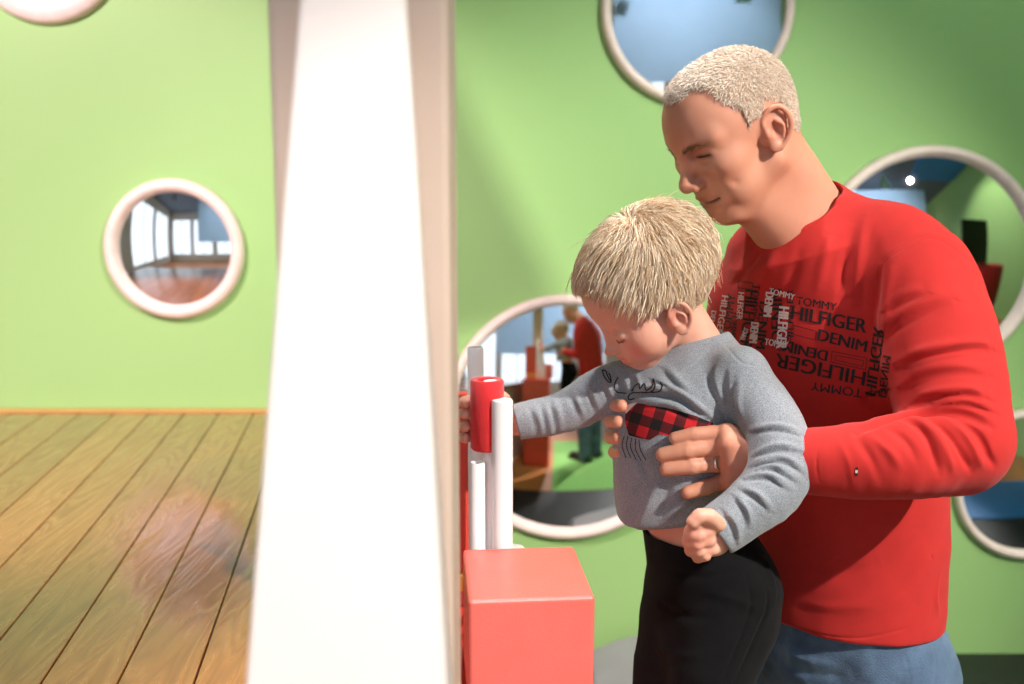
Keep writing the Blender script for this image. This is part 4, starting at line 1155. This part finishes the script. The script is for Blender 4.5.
# ---------------------------------------------------------------- mirrors
def mirror(px, py, r_px, rim, R, label, tilt=(0, 0), rh=.035, glass_in=.012):
    c = at(px, py, WY); r = r_px / FPX * (WY * math.cos(PITCH) - (c[2] - CAMZ) * math.sin(PITCH))
    t = thing('wall_mirror', label, 'mirror', (c[0], WY - .001, c[2]), 'round wooden-rimmed convex mirrors on the green wall')
    ri = r - rim; prof = []
    for i in range(13):                                            # rounded rim section
        a = PI * i / 12; prof.append((ri + rim / 2 + rim / 2 * math.cos(a), -.012 + .0 + (rh - .012) * 0 + .012 + (rh) * math.sin(a) ** .7 if 0 < i < 12 else 0))
    bm = lathe_bm([(a, -max(h, 0)) for a, h in prof], 96, closed=True)
    for v in bm.verts: v.co = Vector((v.co.x, v.co.z, v.co.y))
    bmesh.ops.recalc_face_normals(bm, faces=bm.faces[:])
    obj('rim', bm, M['rim'], t, True)
    # dome
    g = ri + .002; sag = R - math.sqrt(R * R - g * g); pr = []
    for i in range(25):
        q = g * i / 24; pr.append((q, -(glass_in + (math.sqrt(R * R - q * q) - (R - sag)))))
    pr[0] = (0, pr[0][1])
    bm = lathe_bm(pr, 96)
    for v in bm.verts: v.co = Vector((v.co.x, v.co.z, v.co.y))
    # make the domed face look into the room
    n = sum((f.normal.y for f in bm.faces))
    bm.normal_update()
    if sum(f.normal.y for f in bm.faces) > 0: bmesh.ops.reverse_faces(bm, faces=bm.faces[:])
    g_ = obj('mirror_glass', bm, M['mirror'], t, True)
    g_.rotation_euler = (D(tilt[0]), 0, D(tilt[1]))
    return t
mirror(175.5, 249, 70, .045, .85, 'small round convex mirror above the plank bench reflecting bright windows')
mirror(45, -58, 80, .085, .6, 'round mirror cut off by the top left corner, only its pale rim showing')
mirror(697, 8, 97, .034, 2.5, 'round mirror reflecting pale blue above the man\'s head', tilt=(0, -1.0), glass_in=.016)
mirror(925, 262, 115, .036, 1.2, 'large round mirror behind the man\'s shoulder')
mirror(568, 418, 125, .038, 1.9, 'largest round mirror, half hidden behind the toddler')
mirror(1030, 483, 78, .030, 1.5, 'round mirror at the right edge below the man\'s elbow')

# ---------------------------------------------------------------- plank bench
zb = at(200, 409.5, WY)[2]
def onz(px, py, z):
    a = (px - 512) / FPX; b = (342 - py) / FPX
    dz = -math.sin(PITCH) + b * math.cos(PITCH); dy = math.cos(PITCH) + b * math.sin(PITCH); t = (z - CAMZ) / dz
    return np.array([a * t, dy * t, z])
dirp = unit([math.tan(D(-8.2)), 1, 0]); perp = np.array([dirp[1], -dirp[0], 0])
edge0 = onz(352, 560, zb)
bench = thing('plank_bench', 'varnished wooden plank bench top running to the green wall under the small mirror', 'bench', tuple(edge0 * [1, 1, 0]))
pw = .1145; y_end = WY - .004
bench_o = Vector(bench.location)
def shear_box(u0, u1, z0, z1, ya, yb, bev=0):
    f = []
    def q(u, y, z):
        b0 = edge0 - perp * u; s = (y - b0[1]) / dirp[1]; p = b0 + dirp * s; return Vector((p[0], p[1], z)) - bench_o
    fr_ = [q(u0, ya, z0), q(u1, ya, z0), q(u1, ya, z1), q(u0, ya, z1)]; bk = [q(u0, yb, z0), q(u1, yb, z0), q(u1, yb, z1), q(u0, yb, z1)]
    return hex_bm(fr_, bk, bev)
k = 0; u = .0
for k in range(20):
    bm = shear_box(k * pw + .0016, (k + 1) * pw - .0016, zb - .03, zb, 1.16, y_end, .0018)
    o = obj('plank', bm, M['plank'], bench)
    a_ = o.data.attributes.new('plank', 'FLOAT_VECTOR', 'POINT'); rv = (random.uniform(-9, 9), random.uniform(-9, 9), random.uniform(-9, 9))
    a_.data.foreach_set('vector', list(rv) * len(o.data.vertices))
obj('end_board', shear_box(0, 20 * pw, zb + .0004, zb + .006, y_end - .05, y_end, .001), M['yellow_oak'], bench)
obj('bench_base', shear_box(.03, 20 * pw, .0, zb - .032, 1.2, y_end), M['cream_shaded'], bench)
# ---------------------------------------------------------------- white leaning post
post = thing('exhibit_post', 'tall white painted post with a leaning tapered board, blurred in the foreground', 'post', tuple(at(365, 340, .8) * [1, 1, 0]))
po = Vector(post.location)
def pts(*q): return [Vector(at(*p)) - po for p in q]
w0 = at(266, 0, .80); w1 = at(446, 0, .80)
bm = box_bm(w0[0], w1[0] + .002, .80, .90, .0, H, .006)
for v in bm.verts: v.co -= po
o = obj('upright', bm, M['cream_shaded'], post)
# leaning board: wide low end, narrow high end
def lean(px0, px1, py, Y): return (Vector(at(px0, py, Y)) - po, Vector(at(px1, py, Y)) - po)
a0, a1 = lean(301, 404, -40, .775); b0, b1 = lean(243, 449, 700, .62)
ext = 1.35
c0 = a0 + (b0 - a0) * ext; c1 = a1 + (b1 - a1) * ext; off = Vector((0, .045, .01))
bm = hex_bm([a0, a1, c1, c0], [a0 + off * .3, a1 + off * .3, c1 + off, c0 + off], .005)
obj('leaning_board', bm, M['white'], post)
m_ = (c0 + c1) / 2
obj('bracket', box_bm(m_.x - .03, m_.x + .03, m_.y + .03, (Vector((0, .802, 0)) - po).y, m_.z + .03, m_.z + .09, .004), M['cream_shaded'], post)
# ---------------------------------------------------------------- pedestal, block, tubes, red roll
bt = at(530, 575, 1.28)
ztop = onz(530, 600, 1.0)[2]
zt = at(530, 601, 1.20)[2]                                          # top face height of the block
ped_z = zt - .165
ped = thing('pedestal', 'red painted stand carrying the red block and the white tubes', 'stand', (-.06, 1.5, 0))
def local_box(parent, *a, **k):
    b = box_bm(*a, **k); l = Vector(parent.location)
    for v in b.verts: v.co -= l
    return b
obj('cabinet', local_box(ped, -.19, .075, 1.19, 1.78, 0, ped_z - .02, bev=.004), M['redboard'], ped)
obj('top_board', local_box(ped, -.2, .08, 1.18, 1.80, ped_z - .02, ped_z, bev=.004), M['redboard'], ped)
sx = at(468, 480, 1.575)[0]; st0, st1 = at(460, 394, 1.575)[2], at(460, 572, 1.575)[2]
obj('back_panel', local_box(ped, -.19, sx, 1.575, 1.60, st1, st0, bev=.003), M['redboard'], ped)
obj('yellow_rail', local_box(ped, -.19, sx + .004, 1.56, 1.60, at(460, 592, 1.56)[2], st1, bev=.003), M['yellow'], ped)
obj('lower_panel', local_box(ped, -.19, sx + .002, 1.565, 1.60, ped_z, at(460, 592, 1.56)[2] - .0, bev=.002), M['coral'], ped)
blk = thing('block', 'coral red cube block in front of the white tubes', 'block', (0, 0, 0))
bx0, bx1 = at(469, 601, 1.205)[0], at(597, 601, 1.205)[0]
obj('foam_block', box_bm(bx0, bx1, 1.20, 1.20 + .186, ped_z + .0005, zt, .0055, 4), M['coral'], blk)
bpy.data.objects.remove(blk); b_ = bpy.data.objects['foam_block']; b_.data.transform(Matrix.Translation((-(bx0 + bx1) / 2, -1.20, -ped_z))); b_.location = ((bx0 + bx1) / 2 - .001, 1.207, ped_z); b_.rotation_euler.z = D(5); tag(b_, 'coral red cube block in front of the white tubes', 'block')
def tube_thing(px, Y, ytop, rpx, label, zb_, hollow=True):
    c = at(px, ytop, Y); r = rpx / FPX * Y; h = c[2] - zb_
    if hollow: pr = [(r * .82, .01), (r, .0), (r, h - .002), (r - .0015, h), (r * .86, h), (r * .82, h - .002), (r * .82, .01)]
    else: pr = [(0, 0), (r, 0), (r, h - .003), (r - .001, h - .0008), (r - .003, h), (0, h)]
    bm = lathe_bm(pr, 40); o = obj('plastic_tube', bm, M['tube'], None, True); o.location = (c[0], Y, zb_)
    m = o.modifiers.new('edge', 'EDGE_SPLIT'); m.split_angle = D(40)
    return tag(o, label, 'tube', 'white upright plastic tubes')
tube_thing(475.5, 1.54, 347, 8.3, 'white upright tube behind the red roll, tallest of the tubes', ped_z)
tube_thing(502, 1.325, 399, 11, 'white capped tube standing right in front of the red roll', zt + .0005, False) if False else None
tube_thing(502, 1.42, 399, 11, 'thick white tube standing right in front of the red roll', ped_z, False)
tube_thing(492.5, 1.44, 380.5, 10, 'white tube running up inside the red roll', ped_z, False)
tube_thing(477.5, 1.425, 462, 8, 'thin white tube just below the left side of the red roll', ped_z)
tube_thing(513, 1.465, 547, 12, 'short white tube with its round cap just showing behind the block', ped_z, False)
c = at(487, 379, 1.44); r = 17.3 / FPX * 1.44; h = c[2] - at(487, 449, 1.44)[2]
bm = lathe_bm([(r * .6, .001), (r - .003, 0), (r, .003), (r, h - .003), (r - .003, h), (r * .6, h - .001), (r * .6, .001)], 56)
o = obj('roll', bm, M['roll'], None, True); o.location = (c[0], 1.44, c[2] - h); o.modifiers.new('edge', 'EDGE_SPLIT').split_angle = D(50)
tag(o, 'small red roll the toddler is gripping on a white tube', 'roll')
# ---------------------------------------------------------------- things round the room, seen in the mirrors
black_mat = tag(obj('floor_mat', box_bm(-.35, X1 - .002, 2.3, WY - .002, .0006, .006, .002), M['black']), 'black floor mat along the foot of the green wall', 'mat')
M['rug'] = plain('green_carpet', srgb(132, 186, 104), .95, .15, 60, .3, 300)
tag(obj('rug', box_bm(.12, 1.15, .9, 2.29, .0006, .004, .001), M['rug']), 'light green rug under the man\'s feet', 'rug')
tag(obj('floor_mat', box_bm(1.2, 2.9, .9, 2.29, .0006, .02, .006), M['blue']), 'bright blue floor mat reflected in the lower right mirror', 'mat')
# grey soft play wedge by the wall
bm = bmesh.new(); pr = [(.24, .0075), (1.0, .0075), (1.0, .17), (.62, .15), (.36, .085), (.27, .045)]
hb_ = hex_bm([Vector((x, 2.72, z)) for x, z in pr], [Vector((x, 3.24, z * 1.0)) for x, z in pr], .006)
tag(obj('foam_wedge', hb_, M['grey'], None, False), 'grey soft foam wedge on the black mat by the wall', 'foam wedge')
M['panelblue'] = plain('pale_blue_panel', srgb(172, 204, 238), .7, .04, 1)
bp = box_bm(-1.6, 3.4, -2.32, -2.28, 1.5, H - .004, .004); tag(obj('hanging_banner', bp, M['panelblue']), 'pale blue hanging panel reflected in the topmost mirror', 'panel')
tag(obj('ceiling_panel', box_bm(2.5, 4.1, -1.2, .7, H - .06, H - .004, .004), M['blue']), 'bright blue ceiling panel reflected in the big right mirror', 'panel')
tag(obj('ceiling_panel', box_bm(.9, 4.15, .75, WY - .05, H - .06, H - .004, .004), M['green']), 'green ceiling panel above the big right mirror', 'panel')
# red bin with a black back standing by the right wall
t_ = thing('bin', 'red bin with tall black back reflected in the big right mirror', 'bin', (3.0, 1.7, 0))
o = obj('drum', lathe_bm([(0, .55), (.2, .55), (.27, .62), (.29, 1.2), (.27, 1.22), (.25, 1.2), (.2, .68), (0, .66)], 40), M['roll'], t_, True)
obj('stand', lathe_bm([(0, 0), (.2, 0), (.2, .03), (.03, .05), (.03, .56), (0, .56)], 24), M['darkmetal'], t_, True)
obj('back_board', box_bm(-.3, .3, -.40, -.34, .0, 1.95, .01), M['black'], t_)
# pendant spotlights
def lamp(x, y, z, tgt, power, ang, label, col=(1, .95, .88), size=.06, blend=.6):
    r = thing('spotlight', label, 'lamp', (x, y, z), 'ceiling spotlights')
    dr = unit(np.array(tgt, float) - np.array([x, y, z])); q = Vector(dr).to_track_quat('-Z', 'Y')
    b = lathe_bm([(0, .10), (.05, .10), (.065, .06), (.075, -.04), (.07, -.045), (.06, .03), (0, .035)], 32); bmesh.ops.rotate(b, verts=b.verts[:], cent=(0, 0, 0), matrix=q.to_matrix())
    obj('housing', b, M['darkmetal'], r, True)
    b = lathe_bm([(0, 0), (.055, 0), (.055, .01), (0, .01)], 32); bmesh.ops.rotate(b, verts=b.verts[:], cent=(0, 0, 0), matrix=q.to_matrix()); obj('bulb', b, M['bulb'], r)
    b = lathe_bm([(0, .09), (.012, .09), (.012, H - z - .004), (0, H - z - .004)], 12); obj('stem', b, M['darkmetal'], r)
    if power: spot('light', (x + dr[0] * .08, y + dr[1] * .08, z + dr[2] * .08), tgt, power, ang, size, blend, col)
t = NT('lamp_glow'); t.b.inputs['Emission Color'].default_value = (1, .96, .9, 1); t.b.inputs['Emission Strength'].default_value = 60; M['bulb'] = t.m
lamp(2.45, -.75, 3.6, (.72, 1.9, 1.25), 880, 48, 'spotlight to the right of the man, aimed at his back', size=.035)
lamp(-2.3, .6, 3.5, (-1.25, 3.3, 1.0), 640, 54, 'spotlight over the plank bench', (1, .77, .86))
lamp(.3, -.9, 3.4, (-.14, .6, 1.1), 340, 30, 'spotlight above the white post', (1, .93, .9))
lamp(.05, 1.75, 3.6, (.05, 1.3, 1.1), 210, 30, 'spotlight overhead the red block', (1, .93, .9))
lamp(-1.4, -2.6, 3.4, (-1.4, -2.6, 0), 30, 120, 'spotlight nearest the far left windows'); lamp(-2.6, -1.2, 3.4, (-2.6, -1.2, 0), 30, 120, 'spotlight by the off-white wall'); lamp(-.4, -4.0, 3.4, (-.4, -4, 0), 30, 120, 'spotlight in front of the middle windows')
lamp(1.6, -3.8, 3.4, (1.6, -3.8, 0), 30, 120, 'spotlight farthest back on the right')
lamp(1.2, 1.3, 3.6, (1.75, 3.3, 2.3), 55, 110, 'spotlight washing the top right of the green wall', (.78, .96, 1))
lamp(2.5, 1.0, 3.5, (4.2, .6, 1.5), 160, 90, 'added spotlight brightening the right-hand wall')  # added lamp, lifts the right wall for its mirror image
# added plate out of view, there only to shade a slanting wedge of wall
K = np.array([2.45, -.75, 3.6]); f_ = .37
A1, B1, C1 = at(436, 75, WY), at(566, 340, WY), at(400, 340, WY)
q_ = [K + (p - K) * f_ for p in (A1, B1, C1)]
blocker = obj('shadow_fin', hex_bm([Vector(p) for p in q_], [Vector(p) + Vector((0, .012, 0)) for p in q_]), M['panelblue'])
tag(blocker, 'added three-cornered pale blue plate out of view, there only to shade a slanting strip of wall', 'light blocker')
lamp(.9, .4, 3.7, (.9, -2.3, 2.4), 300, 110, 'added spotlight brightening the pale blue hanging panel', (.95, .96, 1))  # added lamp, brightens the blue panel that the top mirror reflects
W = bpy.data.worlds.new('world'); bpy.context.scene.world = W; W.use_nodes = True
W.node_tree.nodes['Background'].inputs[0].default_value = (.6, .7, .8, 1); W.node_tree.nodes['Background'].inputs[1].default_value = .2
sv = bpy.context.scene.view_settings; sv.view_transform = 'Standard'; sv.look = 'None'; sv.gamma = 1; sv.use_curve_mapping = False; sv.exposure = .02
bpy.context.scene.cycles.use_denoising = True
